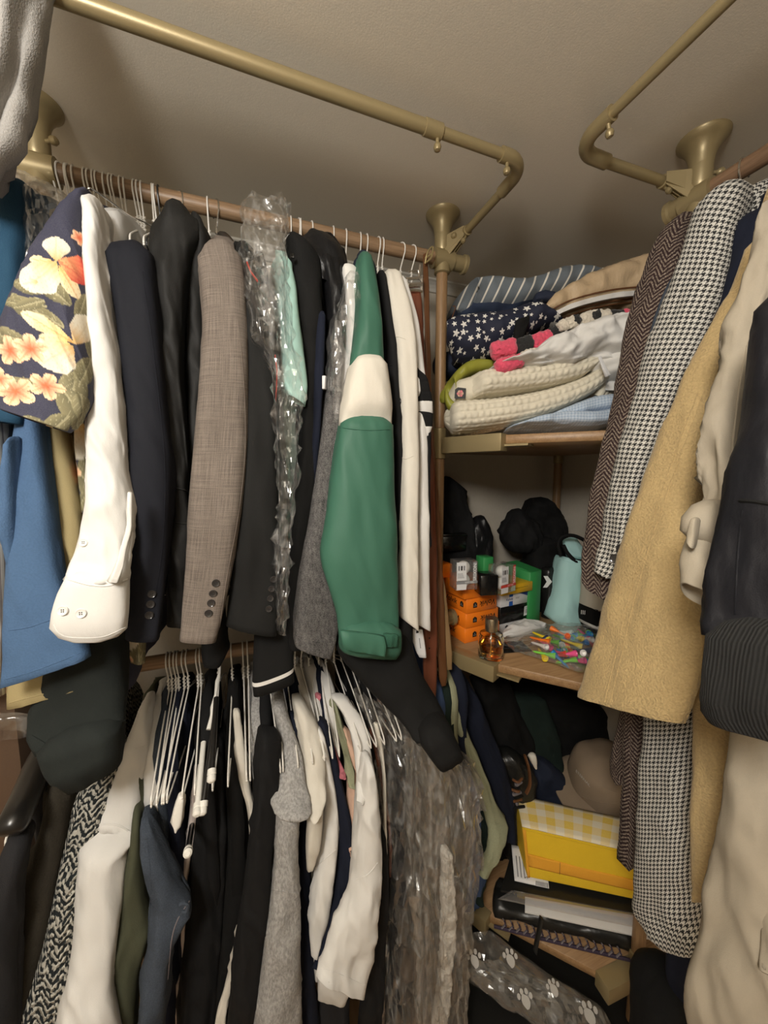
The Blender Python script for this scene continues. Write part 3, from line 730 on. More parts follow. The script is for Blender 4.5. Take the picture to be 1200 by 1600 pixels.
# --- floral shirt
def floral(uv, FL):
    """print of leaves and flowers; FL lists petals in millimetres on the cloth"""
    n = len(uv); c = np.tile(np.array(lin(20, 25, 58)), (n, 1)); X, Y = uv[:, 0]*1000, uv[:, 1]*1000
    ol1, ol2, olv = lin(66, 62, 36), lin(146, 138, 100), lin(196, 188, 150)
    PAL = dict(leaf=(ol1, ol2, olv), big=(lin(222, 170, 92), lin(232, 224, 204), lin(206, 182, 136)), red=(lin(238, 168, 110), lin(208, 50, 38), lin(190, 40, 30)), small=(lin(222, 84, 44), lin(250, 214, 172), lin(226, 110, 60)), gold=(lin(236, 190, 110), lin(244, 226, 186), lin(206, 140, 70)))
    for kind, cx, cy, ang, L, Wd in FL:
        base, tip, vein = (np.array(q) for q in PAL[kind])
        a = radians(ang); dx, dy = X-cx, Y-cy; p = dx*cos(a)+dy*sin(a); q = -dx*sin(a)+dy*cos(a)
        s = np.clip(p/L, 0, 1); pwr = .9 if kind == 'leaf' else 1.5
        sc = 1+(.05*np.sin(p*.33+1) if kind != 'leaf' else .0)
        wdt = Wd*np.power(np.clip(np.sin(pi*np.power(s, pwr)), 0, 1), .6)*sc
        ins = (p > 0) & (p < L) & (np.abs(q) < wdt)
        if not ins.any(): continue
        e = np.abs(q)/np.maximum(wdt, .1)
        f = np.clip(s*(2.0 if kind == 'big' else 1.35)-.05+.08*np.sin(q*1.1), 0, 1)*(.85+.15*e) if kind != 'leaf' else np.where(q > 0, .25+.6*e, .75-.5*e)
        f = f[:, None]; colr = base*(1-f)+tip*f
        vn = (np.abs(q) < .55+.7*(1-s)) | ((np.abs(np.sin((p-np.abs(q)*1.1)*(.42 if kind == 'leaf' else .5))) < .11) & (e < .92))
        colr = np.where(vn[:, None], colr*.5+vein*.5, colr)
        c[ins] = colr[ins]
    return c
def paint(o, FL, dx=0, dy=0):
    me = o.data; a = np.empty(len(me.loops)*2, dtype=np.float32); me.uv_layers[0].data.foreach_get('uv', a)
    arr = floral(a.reshape(-1, 2)+np.array([dx, dy]), FL)
    ca = me.color_attributes.new('print', 'FLOAT_COLOR', 'CORNER'); ca.data.foreach_set('color', np.c_[arr, np.ones(len(arr))].astype(np.float32).ravel())
# print layout: where each petal starts on the sleeve, direction in degrees, length and half width in millimetres
PRINT = [('leaf', 66, 458, 195, 42, 12), ('leaf', 110, 478, 215, 66, 14), ('leaf', 100, 512, 200, 60, 11), ('leaf', 48, 500, 230, 48, 10), ('leaf', 44, 536, 185, 60, 12), ('leaf', 118, 582, 95, 56, 18), ('leaf', 96, 606, 60, 62, 18), ('leaf', 138, 520, 70, 60, 12), ('leaf', 142, 560, 110, 60, 14), ('leaf', 130, 396, 60, 40, 9), ('leaf', 60, 600, 165, 55, 13), ('leaf', 108, 650, 120, 40, 14), ('leaf', 74, 480, 175, 70, 8), ('leaf', 84, 500, 190, 80, 8), ('leaf', 70, 470, 140, 40, 10), ('leaf', 134, 460, 100, 50, 10), ('leaf', 36, 650, 20, 40, 10), ('leaf', 126, 615, 80, 40, 14),
 ('gold', 86, 410, 170, 34, 8), ('big', 88, 408, -100, 46, 17), ('gold', 92, 415, 55, 56, 12), ('red', 90, 408, -8, 46, 21), ('red', 92, 410, 16, 46, 17), ('big', 88, 408, 112, 72, 28),
 ('gold', 118, 538, 200, 74, 13), ('big', 116, 538, -72, 66, 20), ('gold', 112, 540, 175, 40, 12), ('big', 114, 540, 128, 62, 30), ('gold', 136, 350, 75, 46, 9), ('big', 60, 440, 150, 22, 10), ('gold', 142, 640, 70, 46, 14), ('big', 146, 570, 60, 40, 16)]
for (fu, fv, fs_) in ((16, 548, 20), (48, 545, 21), (24, 612, 27), (72, 603, 21), (-2, 592, 18), (124, 372, 12)):
    for k in range(5): PRINT.append(('small', fu, fv, 72*k+fu*7, fs_, fs_*.36))
t = thing('hawaiian_shirt', 'navy short-sleeved shirt printed with large cream and orange tropical flowers', 'shirt')
r = Z([(126, 322, 147, 328), (97, 363, 145, 365), (63, 410, 146, 430), (33, 460, 147, 490), (8, 510, 149, 550), (-6, 570, 149, 600), (-6, 612, 140, 640), (2, 640, 110, 676)], .715, .60)
fo = loft('sleeve', r, 'floral_print', t, th=.045, wr=.005, wf=(14, 14, 9), res=.0017, nseg=340)
FLW = []
for kind, u, v, ang, L, Wd in PRINT:
    k_ = .80 if kind in ('big', 'gold', 'red') else .9; L *= k_; Wd *= k_
    q = uv_at(fo, u, v)
    if q is None and u < 5: q = uv_at(fo, 8, v); q = q-Vector(((8-u)*.0011, 0)) if q else None
    if q is not None: FLW.append((kind, q.x*1000, q.y*1000, ang, L, Wd))
paint(fo, FLW)
paint(body(t, topx(r), 'floral_print', 1.12, seed=6, yf=.73), FLW)
paint(loft('front_panel', Z([(118, 560, 152, 560), (119, 640, 152, 640), (122, 700, 150, 700), (126, 760, 146, 760), (130, 800, 142, 800)], .74, .72), 'floral_print', t, th=.02, res=.004, nseg=100), FLW, .03, .12)
paint(loft('shirt_tail', Z([(190, 960, 222, 960), (193, 1000, 226, 1005), (199, 1032, 224, 1036)], .76, .76), 'floral_print', t, th=.012, res=.004, nseg=80), FLW, .03, .22)

# --- blue linen and khaki shirts
t = thing('linen_shirt', 'medium blue linen shirt with a long tail under the floral sleeve', 'shirt')
r = Z([(40, 560, 70, 560), (33, 640, 73, 640), (27, 700, 77, 700), (22, 770, 85, 770), (20, 850, 93, 850), (17, 905, 101, 900), (12, 965, 118, 950), (8, 1010, 132, 985), (3, 1072, 139, 1026)], .72, .64)
o = loft('shirt_front', r, 'blue_linen', t, **{**JK, 'th': .03, 'wr': .005})
loft('sleeve', Z([(18, 700, 30, 690), (8, 760, 30, 760), (2, 812, 30, 812), (8, 850, 30, 850), (14, 880, 26, 880)], .67, .66), 'blue_linen', t, th=.02)
seam(o, t, [(14, 985), (45, 980), (80, 968), (100, 958)], .0008)
seam(o, t, [(6, 1062), (60, 1046), (134, 1017)], .0008); body(t, topx(r), 'blue_linen', 1.2, seed=8, yf=.76)
t = thing('khaki_shirt', 'mustard khaki shirt hanging behind the blue linen shirt', 'shirt')
r = Z([(86, 600, 104, 600), (86, 655, 109, 655), (84, 720, 119, 720), (84, 790, 132, 790), (82, 860, 139, 860), (60, 940, 147, 940), (30, 1000, 153, 995), (14, 1060, 157, 1030), (12, 1106, 158, 1062)], .75, .69)
o = loft('shirt_front', r, 'khaki', t, **{**JK, 'th': .03}); body(t, topx(r), 'khaki', 1.2, seed=9, yf=.77)
seam(o, t, [(111, 680), (122, 740), (131, 800), (136, 850)], .0016); seam(o, t, [(15, 1098), (90, 1078), (155, 1055)], .001)

# --- charcoal sweatshirt with cuff
t = thing('sweatshirt', 'dark grey green sweatshirt whose cuff hangs below the khaki shirt', 'sweatshirt')
r = Z([(110, 820, 180, 820), (100, 920, 195, 900), (85, 1010, 198, 970), (66, 1068, 198, 1030), (50, 1112, 198, 1078), (47, 1146, 196, 1108), (62, 1172, 194, 1130)], .76, .68)
o = loft('sleeve', r, 'dark_green_sweat', t, th=.05, wr=.005, wf=(14, 14, 10))
loft('cuff', Z([(66, 1166, 193, 1124), (78, 1196, 193, 1150), (94, 1216, 192, 1172), (110, 1230, 190, 1190)], .68, .675), 'dark_green_sweat', t, th=.04, wr=.003); body(t, topx(r), 'dark_green_sweat', 1.2, seed=10, yf=.78)
seam(o, t, [(50, 1150), (90, 1172), (120, 1166), (160, 1140), (194, 1126)], .0016)

# --- white shirt
t = thing('dress_shirt', 'white dress shirt with a long buttoned cuff hanging in front', 'shirt')
r = Z([(141, 338, 168, 338), (140, 362, 168, 370), (146, 430, 172, 430), (149, 530, 186, 530), (147, 630, 199, 630), (142, 727, 204, 727), (137, 790, 213, 785), (125, 850, 208, 840), (112, 885, 202, 875), (104, 905, 201, 905)], .72, .60)
s1 = loft('sleeve', r, 'white_cotton', t, th=.045, wr=.005, wf=(22, 22, 8), nseg=72, res=.006, cr=.0032, cf=(26, 26, 12))
cf = loft('cuff', Z([(105, 900, 201, 903), (93, 925, 201, 930), (84, 955, 200, 960), (80, 978, 198, 982), (92, 994, 186, 993), (110, 1000, 165, 1000)], .60, .592), 'white_cotton', t, th=.022, wr=.001, nseg=60, cr=.001, hem=.4)
loft('placket', Z([(200, 770, 208, 772), (198, 820, 207, 822), (188, 856, 198, 858), (181, 884, 193, 885), (172, 908, 184, 910)], .588, .572), 'white_cotton', s1, th=.004, wr=.002)
sewn(cf, cf, [(99, 954), (127, 958)], .0065, 'button_white'); sewn(s1, s1, [(131, 848)], .0055, 'button_white')
seam(cf, cf, [(106, 905), (140, 914), (170, 915), (199, 905)], .0012); seam(cf, cf, [(84, 976), (92, 989), (112, 996), (160, 995), (196, 980)], .0007)
body(t, topx(r), 'satin_white', 1.25, seed=11, tx=.03, yf=.74)
t = thing('wire_hanger', 'thin bare wire hanger standing out over the white shirt collar', 'hanger')
hk = [P(u, v, 'Y', y) for u, v, y in ((150, 345, .70), (140, 318, .70), (133, 303, .71), (137, 296, .715), (145, 296, .72), (170, 313, .76), (205, 338, .82), (238, 355, .90), (242, 380, .92), (215, 380, .86), (190, 360, .80))]
MB().tube(path3(hk, 6), .0013, 6).build('shoulder_wire', 'chrome', t, smooth=True)
# --- suit jackets and coats
t = thing('suit_jacket', 'navy suit jacket with three cuff buttons beside the white shirt sleeve', 'jacket')
r = Z([(185, 402, 232, 394), (171, 414, 241, 402), (179, 463, 248, 463), (191, 547, 257, 560), (200, 647, 267, 670), (204, 733, 271, 740), (202, 833, 267, 830), (200, 905, 260, 905), (198, 993, 249, 997)], .72, .655)
o = loft('sleeve', r, 'navy_wool', t, **JK); sewn(o, o, [(237, 928), (235, 944), (233, 961)], .0062); body(t, topx(r), 'navy_wool', 1.28, seed=12, tx=.026, yf=.76, drop=.135)
seam(o, o, [(222, 425), (236, 520), (250, 640), (258, 740), (254, 850), (243, 930)], .0007)
t = thing('wool_coat', 'charcoal coat with rounded glossy shoulder between navy and grey jackets', 'coat')
r = Z([(262, 347, 300, 345), (244, 364, 316, 357), (239, 392, 316, 384), (241, 430, 302, 425), (245, 500, 294, 495), (252, 580, 290, 575), (260, 660, 294, 660), (264, 740, 300, 740), (265, 830, 304, 830), (262, 905, 304, 905), (260, 974, 300, 974)], .765, .715)
o = loft('sleeve', r, 'charcoal', t, **{**JK, 'wr': .007, 'wf': (22, 22, 9), 'pw': 2.4, 'th': .045, 'cr': .006}); body(t, topx(r), 'charcoal', 1.2, seed=13, tx=.03, yf=.79)
loft('hood_side', Z([(300, 352, 318, 362), (300, 380, 328, 384), (292, 430, 326, 430), (290, 500, 322, 500), (292, 580, 322, 580), (296, 700, 316, 700), (298, 850, 310, 850)], .775, .75), 'charcoal', t, th=.03, wr=.006, cr=.005)
seam(o, o, [(272, 762), (285, 765), (297, 770)], .0018); seam(o, o, [(271, 816), (285, 818), (295, 818)], .0014)
t = thing('suit_jacket', 'brownish grey woven suit jacket with four cuff buttons', 'jacket')
r = Z([(322, 400, 366, 394), (312, 414, 378, 408), (315, 447, 383, 447), (317, 513, 387, 513), (312, 597, 389, 597), (303, 697, 387, 697), (297, 780, 380, 780), (291, 867, 367, 867), (286, 933, 354, 935), (282, 998, 338, 1000)], .71, .655)
o = loft('sleeve', r, 'suit_grey', t, **JK); sewn(o, o, [(337, 911), (333, 927), (330, 942), (326, 958)], .0062); body(t, topx(r), 'suit_grey', 1.28, seed=14, tx=.026, yf=.76)
loft('collar', Z([(343, 380, 372, 388), (340, 392, 376, 400), (338, 402, 380, 412)], .84, .80), 'suit_grey', t, th=.02)
seam(o, o, [(372, 500), (381, 600), (383, 700), (373, 800), (355, 900), (343, 980)], .0008)
t = thing('coat_hanger', 'black contoured hanger tip above the grey suit jacket', 'hanger')
MB().tube(path3([P(345, 370, 'Y', .90), P(352, 372, 'Y', .88), P(362, 385, 'Y', .84), P(372, 402, 'Y', .80)], 5), [.006]+[.010]*14+[.008], 12).build('shoulder_bar', 'black_plastic', t, smooth=True)
t = thing('suit_jacket', 'black suit jacket with four cuff buttons beside the crinkled plastic', 'jacket')
r = Z([(370, 402, 390, 398), (368, 430, 396, 430), (370, 470, 403, 470), (374, 513, 414, 513), (376, 597, 430, 597), (376, 697, 433, 697), (372, 777, 434, 777), (364, 867, 435, 867), (352, 976, 432, 992)], .73, .675)
o = loft('sleeve', r, 'black_wool', t, **JK); sewn(o, o, [(427, 905), (424, 920), (422, 935), (420, 951)], .0062); body(t, topx(r), 'black_wool', 1.28, seed=15, tx=.024, yf=.77)
t = thing('dry_cleaning_cover', 'crinkled clear plastic cover reaching above the rod next to the mint shirt', 'plastic cover')
loft('film', [(380, 328, 446, 312, .80), (379, 350, 448, 340, .76), (380, 385, 447, 380, .72), (387, 447, 448, 430, .68), (400, 513, 450, 513, .66), (418, 570, 470, 590, .655), (430, 620, 472, 630, .655), (434, 690, 464, 680, .655), (434, 777, 458, 777, .655), (434, 860, 452, 860, .655), (434, 986, 446, 988, .655)], 'plastic_film', t, th=.03, wr=.005, crumple=.016, res=.009, nseg=46, bot='none', top='none', cr=.006, flat=True)
for q in ([(386, 410), (392, 425), (403, 440)], [(430, 555), (433, 580), (432, 610), (429, 640)]):
    MB().tube([P(u, v, 'Y', .675) for u, v in q], .004, 6, flat=.3).build('printed_warning', 'red_ink', t)
t = thing('polo_shirt', 'pale mint shirt sleeve showing from behind the crinkled plastic', 'shirt')
r = Z([(440, 412, 452, 424), (442, 450, 462, 447), (444, 500, 466, 500), (444, 560, 474, 560), (442, 600, 480, 606), (450, 618, 474, 634)], .735, .70)
loft('sleeve', r, 'mint', t, th=.03); body(t, topx(r), 'mint', 1.3, seed=16, tx=.016, yf=.77)
t = thing('fleece_jacket', 'black fleece jacket right of the mint shirt', 'jacket')
r = Z([(450, 392, 470, 386), (450, 425, 500, 415), (460, 495, 502, 490), (468, 560, 505, 560), (470, 640, 502, 640), (464, 720, 496, 720), (454, 800, 488, 800), (446, 900, 476, 890), (450, 1010, 474, 1010)], .755, .72)
loft('sleeve', r, 'black_cotton', t, th=.04, wr=.007, wf=(22, 22, 10)); body(t, topx(r), 'black_cotton', 1.1, seed=17, tx=.022, yf=.78)
loft('zip_pull', [(454, 396, 459, 398, .70), (453, 402, 460, 403, .70)], 'black_plastic', t, th=.002)
t = thing('puffer_jacket', 'glossy black padded jacket with a stand collar under the rod', 'jacket')
loft('collar', Z([(478, 376, 516, 375), (464, 388, 532, 386), (466, 408, 537, 404), (488, 424, 536, 428), (500, 440, 524, 445)], .80, .74), 'shiny_black', t, th=.035, wr=.009, wf=(40, 40, 30))
r = Z([(490, 418, 530, 420), (500, 450, 536, 452), (506, 500, 538, 500), (504, 560, 530, 560), (498, 640, 524, 640), (490, 760, 515, 760), (480, 900, 505, 900), (475, 1000, 500, 1000)], .765, .74)
loft('sleeve', r, 'shiny_black', t, th=.04, wr=.009, wf=(40, 40, 16)); body(t, topx(r), 'shiny_black', 1.2, seed=18, tx=.026, yf=.79)
t = thing('knit_shirt', 'navy shirt showing as a sliver left of the grey heathered sleeve', 'shirt')
r = Z([(492, 500, 506, 500), (489, 560, 505, 560), (486, 620, 502, 620), (484, 700, 497, 700), (482, 780, 490, 780), (478, 900, 486, 900)], .725, .715)
o = loft('sleeve', r, 'navy_cotton', t, th=.025); body(t, topx(r), 'navy_cotton', 1.25, seed=19, tx=.014, yf=.77)
loft('white_label', [(502, 588, 508, 588, .70), (501, 608, 507, 608, .70)], 'white_card', t, th=.002)
t = thing('heather_coat', 'dark grey heathered coat with a long sleeve left of the green jacket', 'coat')
r = Z([(516, 520, 530, 520), (508, 600, 530, 600), (500, 660, 530, 660), (488, 740, 530, 740), (480, 810, 528, 810), (470, 860, 522, 860), (464, 917, 524, 917), (458, 985, 526, 985), (461, 1008, 516, 1027)], .735, .69)
o = loft('sleeve', r, 'grey_heather', t, **{**JK, 'th': .04}); body(t, topx(r), 'grey_heather', 1.2, seed=20, tx=.022, yf=.77)
seam(o, o, [(462, 999), (485, 1004), (518, 1003)], .0012)
t = thing('dress_shirt', 'white shirt in a clear cover left of the green jacket', 'shirt')
r = Z([(532, 424, 556, 426), (536, 460, 560, 460), (540, 520, 556, 520), (531, 590, 546, 590), (519, 640, 533, 645)], .745, .73)
loft('sleeve', r, 'white_cotton', t, th=.022); body(t, topx(r), 'white_cotton', 1.3, seed=21, tx=.016, yf=.77)
t = thing('dry_cleaning_cover', 'clear plastic film over the white shirt left of the green jacket', 'plastic cover')
loft('film', Z([(540, 432, 562, 440), (532, 470, 562, 470), (516, 525, 558, 525), (514, 570, 546, 580), (515, 640, 530, 640), (518, 690, 528, 690)], .70, .70), 'plastic_film', t, th=.02, crumple=.010, res=.009, nseg=36, bot='none', flat=True)
t = thing('windbreaker', 'green jacket with a cream band across the sleeve', 'jacket')
gx = dict(th=.036, wr=.003, wf=(14, 14, 5), pw=3.0, cr=.0022, nseg=56)
loft('collar', Z([(558, 402, 574, 404), (553, 414, 584, 416), (553, 430, 588, 432), (560, 445, 584, 448)], .76, .73), 'navy_dark', t, th=.028)
o = loft('sleeve', Z([(556, 412, 576, 414), (554, 440, 584, 440), (557, 482, 590, 482), (553, 530, 595, 530), (546, 576, 599, 578)], .725, .68), 'green_nylon', t, **gx)
loft('band', Z([(546, 573, 600, 575), (539, 606, 604, 606), (533, 640, 608, 640), (529, 665, 611, 669)], .68, .668), 'offwhite', t, **{**gx, 'th': .041})
lo = loft('sleeve', Z([(530, 662, 610, 666), (521, 715, 612, 720), (513, 777, 614, 777), (508, 815, 617, 815), (500, 862, 618, 862), (506, 896, 619, 896), (517, 930, 620, 930), (526, 960, 622, 960), (529, 986, 622, 984)], .668, .64), 'green_nylon', t, **gx)
cu = loft('cuff', Z([(529, 982, 622, 980), (531, 1000, 623, 998), (532, 1014, 622, 1018), (545, 1019, 618, 1026)], .64, .636), 'green_nylon', t, **{**gx, 'th': .04, 'wr': .001})
loft('velcro_patch', Z([(600, 991, 621, 992), (601, 1010, 621, 1010)], .594, .594), 'green_dark', cu, th=.004, wr=0)
loft('cuff_tab', Z([(531, 985, 600, 994), (533, 1000, 603, 1008), (534, 1012, 602, 1024)], .588, .586), 'green_nylon', cu, th=.004, wr=.001, pw=5, bot='closed')
seam(lo, lo, [(531, 668), (570, 672), (609, 671)], .0012); seam(lo, lo, [(532, 982), (580, 981), (620, 981)], .001)
body(t, .11+.055, 'green_nylon', 1.25, seed=22, tx=.022, yf=.77)
t = thing('track_jacket', 'black jacket sleeve between the green jacket and the cream shirt', 'jacket')
r = Z([(588, 440, 598, 440), (592, 480, 604, 482), (597, 530, 612, 540), (602, 580, 615, 580), (610, 700, 622, 700), (612, 850, 625, 850), (612, 985, 630, 992)], .745, .71)
o = loft('sleeve', r, 'soft_black', t, th=.035); body(t, topx(r), 'soft_black', 1.2, seed=23, tx=.016, yf=.78)
seam(o, o, [(601, 568), (613, 571)], .0012)
t = thing('work_jacket', 'cream canvas jacket with a dark round button right of the green jacket', 'jacket')
r = Z([(597, 436, 622, 438), (598, 455, 628, 455), (603, 490, 636, 490), (614, 563, 643, 563), (620, 647, 647, 647), (622, 730, 648, 730), (623, 800, 647, 800), (624, 880, 648, 880), (627, 965, 649, 982)], .75, .675)
o = loft('sleeve', r, 'offwhite', t, **{**JK, 'wr': .005}); sewn(o, o, [(624, 628)], .0085); body(t, topx(r), 'offwhite', 1.28, seed=24, tx=.02, yf=.78)
seam(o, o, [(611, 528), (622, 526), (634, 530)], .001); seam(o, o, [(622, 712), (634, 717), (646, 712)], .001)
t = thing('long_sleeve_tee', 'white long-sleeved top with a loose tag hanging from its cuff', 'top')
r = Z([(618, 446, 630, 446), (630, 510, 648, 510), (640, 580, 657, 590), (645, 650, 660, 660), (646, 740, 663, 740), (646, 850, 666, 850), (648, 972, 671, 985)], .765, .705)
loft('sleeve', r, 'white_cotton', t, **{**JK, 'th': .03}); body(t, topx(r), 'white_cotton', 1.28, seed=25, tx=.016, yf=.79)
o = loft('price_tag', Z([(644, 983, 660, 984), (646, 1000, 662, 1000), (651, 1020, 665, 1022), (655, 1027, 665, 1027)], .70, .70), 'white_card', t, th=.0015, wr=0, pw=4, bot='closed')
patch(o, 'tag_print', 'grey_ink', P(656, 1005, 'Y', .697), (1, 0, 0), (-.15, 0, 1), [(-.0008, -.012), (.0008, -.012), (.0008, .012), (-.0008, .012)])
patch(o, 'tag_hole', 'black_ink', P(652, 987, 'Y', .697), (1, 0, 0), (0, 0, 1), [(-.003, -.003), (.003, -.003), (.003, .003), (-.003, .003)])
t = thing('rugby_shirt', 'black top with white stripes and small white lettering beside the belts', 'top')
for i, (rows, m_) in enumerate((([(630, 550, 642, 548), (634, 575, 646, 575), (640, 586, 662, 592), (642, 598, 666, 602)], 'soft_black'), ([(642, 597, 666, 601), (644, 614, 669, 616)], 'soft_black'), ([(642, 596, 650, 597), (644, 614, 652, 614)], 'white_cotton'), ([(644, 614, 670, 616), (647, 629, 672, 630)], 'soft_black'), ([(647, 628, 672, 630), (649, 644, 673, 648)], 'white_cotton'), ([(649, 644, 673, 648), (652, 668, 672, 668)], 'soft_black'), ([(652, 668, 672, 668), (655, 684, 668, 680)], 'white_cotton'), ([(657, 680, 670, 676), (660, 740, 668, 740), (662, 850, 668, 850)], 'soft_black'))):
    o = loft('stripe' if m_[0] == 'w' else 'sleeve', Z(rows, .725 if i != 2 else .718, .725 if i != 2 else .718), m_, t, th=.022, wr=.001, bot='closed', res=.006)
    if i == 0: first = o
c, n = hit(first, 637, 571)
if c: text_on(t, 've', 'white_ink', c+Vector((0, -.002, 0)), (1, 0, -.2), (.15, 0, 1), .016, shear=.25, bold=.02); text_on(t, 'o', 'white_ink', c+Vector((.005, -.0025, -.008)), (1, 0, -.2), (0, 0, 1), .010, bold=.03)
body(t, .285, 'soft_black', 1.28, seed=26, tx=.014, yf=.79)
# --- black sleeves hanging low
t = thing('tracksuit_jacket', 'black sleeve with a thin white stripe ending below the suit sleeves', 'top')
r = Z([(404, 860, 450, 860), (400, 940, 455, 935), (397, 1000, 457, 985), (394, 1064, 459, 1040)], .75, .71)
o = loft('sleeve', r, 'black_cotton', t, th=.020, bot='none', cr=0, wr=.001)
loft('stripe', Z([(394, 1063, 459, 1039), (394, 1069, 459, 1045)], .709, .709), 'white_cotton', t, th=.0205, bot='none', top='none', wr=0, cr=0, res=.003)
loft('cuff', Z([(394, 1068, 459, 1044), (396, 1086, 460, 1063)], .71, .71), 'black_cotton', t, th=.020, wr=0, cr=0, hem=.8); body(t, topx(r), 'black_cotton', 1.15, seed=27, tx=.014, yf=.79)
t = thing('trousers', 'black cloth end poking out below the brownish grey jacket', 'trousers')
r = Z([(318, 900, 350, 900), (316, 985, 354, 985), (314, 1020, 358, 1012), (318, 1040, 345, 1038)], .80, .78)
loft('leg', r, 'black_cotton', t, th=.03); body(t, topx(r), 'black_cotton', 1.2, seed=28, tx=.014, yf=.80)
t = thing('hooded_sweatshirt', 'black sweatshirt sleeve with ribbed cuff falling over the covered garments', 'sweatshirt')
r = Z([(560, 860, 620, 850), (540, 950, 630, 940), (526, 1005, 636, 985), (556, 1052, 648, 1030), (598, 1098, 668, 1068), (634, 1130, 686, 1102), (653, 1154, 696, 1126)], .76, .585)
o = loft('sleeve', r, 'black_cotton', t, th=.045, wr=.004, wf=(12, 12, 12))
loft('cuff', Z([(651, 1150, 697, 1122), (668, 1175, 710, 1150), (684, 1198, 721, 1177)], .585, .56), 'black_cotton', t, th=.038, wr=.001); body(t, topx(r), 'black_cotton', 1.15, seed=29, tx=.02, yf=.80)
loft('sleeve', Z([(620, 960, 640, 955), (602, 1010, 640, 1000), (598, 1050, 632, 1045), (606, 1072, 626, 1072)], .70, .68), 'black_cotton', t, th=.03)
# --- belts
def belt(label, rows, mat, tip=True, holes=()):
    t = thing('belt', label, 'belt'); o = loft('strap', rows, mat, t, th=.0022, wr=0., pw=5, bot='closed', top='closed', res=.02, nseg=20)
    for u, v in holes:
        c, n = hit(o, u, v)
        if c: MB().lathe(c-n*.0005, [(.0022, 0), (.0022, .0009)], 10, n).build('hole', 'black_ink', o)
    return t
t = belt('reddish brown leather belt with chrome clamp buckle hanging left of the wooden pole', [(638, 452, 658, 455, .86), (640, 520, 661, 520, .85), (648, 600, 668, 600, .83), (656, 720, 678, 720, .80), (660, 850, 682, 850, .78), (663, 960, 683, 960, .76), (662, 1060, 682, 1062, .75), (664, 1080, 681, 1085, .75), (673, 1094, 679, 1097, .75)], 'leather_red', holes=((671, 997), (671, 1013)))
k = MB()
for a, b in (((634, 436), (660, 434)), ((635, 454), (660, 455)), ((636, 437), (637, 454)), ((659, 434), (659, 455))): k.tube([P(*a, 'Y', .855), P(*b, 'Y', .855)], .0035, 8)
k.tube([P(638, 424, 'Y', .86), P(656, 422, 'Y', .86)], .0016, 8); k.tube([P(656, 414, 'Y', .86), P(655, 436, 'Y', .858)], .0042, 8)
k.tube([P(637, 446, 'Y', .856), P(659, 445, 'Y', .856)], .006, 8)
k.build('buckle', 'chrome', t, smooth=True)
t = belt('plain brown leather belt hung between the red belt and the pole', [(661, 398, 667, 396, .885), (661, 440, 670, 440, .88), (664, 520, 672, 520, .87), (667, 620, 674, 620, .86), (672, 720, 680, 720, .85), (678, 820, 688, 820, .83), (682, 920, 692, 920, .81), (684, 1000, 696, 1000, .79), (686, 1058, 698, 1052, .78), (690, 1072, 696, 1070, .78)], 'leather_brown')
k = MB().tube(path3([P(664, 412, 'Y', .87), P(668, 394, 'Y', .865), P(676, 386, 'Y', .865), P(674, 402, 'Y', .865), P(666, 410, 'Y', .868)], 6), .0022, 8)
k.tube([P(664, 404, 'Y', .868), P(676, 396, 'Y', .865)], .0022, 8); k.build('buckle', 'brass', t, smooth=True)
belt('tan leather belt with a row of holes in front of the middle shelf', [(680, 860, 686, 858, .83), (683, 900, 691, 896, .82), (685, 940, 698, 940, .81), (690, 985, 702, 985, .80), (696, 1020, 706, 1020, .79), (697, 1046, 707, 1046, .79)], 'leather_tan', holes=((683, 922), (684, 936), (687, 952), (689, 967), (690, 982)))
# ------------------------------------------------------------------ clothes on the lower rod
LO = dict(th=.032, wr=.007, wf=(18, 18, 6), cr=.0045, cf=(24, 24, 9), pw=2.7)
def lower(name, label, cat, mat, rows, d0, d1, part='sleeve', bx=None, hem=.45, tx=.016, yf=.78, nobody=False, **k):
    t = thing(name, label, cat); kk = {**LO, **k}; r = Z(rows, d0, d1)
    o = loft(part, r, mat, t, **kk)
    if not nobody: body(t, topx(r) if bx is None else bx, mat, hem, yf=yf, rodz=LRODZ, tx=tx, seed=len(rows)*1.7+rows[0][0])
    return t, o
# far left things
t = thing('cardboard_carton', 'brown cardboard carton in the shade at the left edge', 'box')
a = P(-60, 1300, 'Y', 1.0); b = P(44, 1300, 'Y', 1.0)
MB().box((a.x, 1.0, .5), (b.x, 1.16, 1.02)).build('carton', 'cardboard', t, bevel=.004)
loft('film_wrap', Z([(-60, 1118, 48, 1118), (-60, 1135, 50, 1138), (-60, 1150, 46, 1150)], .97, .97), 'plastic_hazy', t, th=.012, crumple=.005, res=.006, bot='none')
t = thing('coat_hanger', 'thick glossy black plastic hanger at the lower left', 'hanger')
MB().tube(path3([P(72, 1150, 'Y', .88), P(62, 1185, 'Y', .84), P(45, 1232, 'Y', .77), P(26, 1275, 'Y', .71), P(14, 1305, 'Y', .69)], 6), [.008, .010, .012, .014, .016, .0175, .019, .020]+[.021]*13+[.020, .019, .017, .012], 16).build('shoulder_bar', 'black_plastic', t, smooth=True)
MB().tube(path3([P(78, 1215, 'Y', .86), P(72, 1255, 'Y', .82), P(60, 1290, 'Y', .80)], 5), .012, 12).build('support_bar', 'black_plastic', t, smooth=True)
MB().tube([P(54, 1165, 'Y', .86), P(38, 1232, 'Y', .78)], .0014, 6).build('hook_wire', 'white_wire', t)
lower('dark_jacket', 'dark grey jacket in the bottom left corner under the black hanger', 'jacket', 'dark_grey', [(12, 1310, 50, 1310), (0, 1345, 42, 1345), (-8, 1400, 34, 1400), (-12, 1480, 30, 1480), (-20, 1700, 28, 1700)], .72, .68)
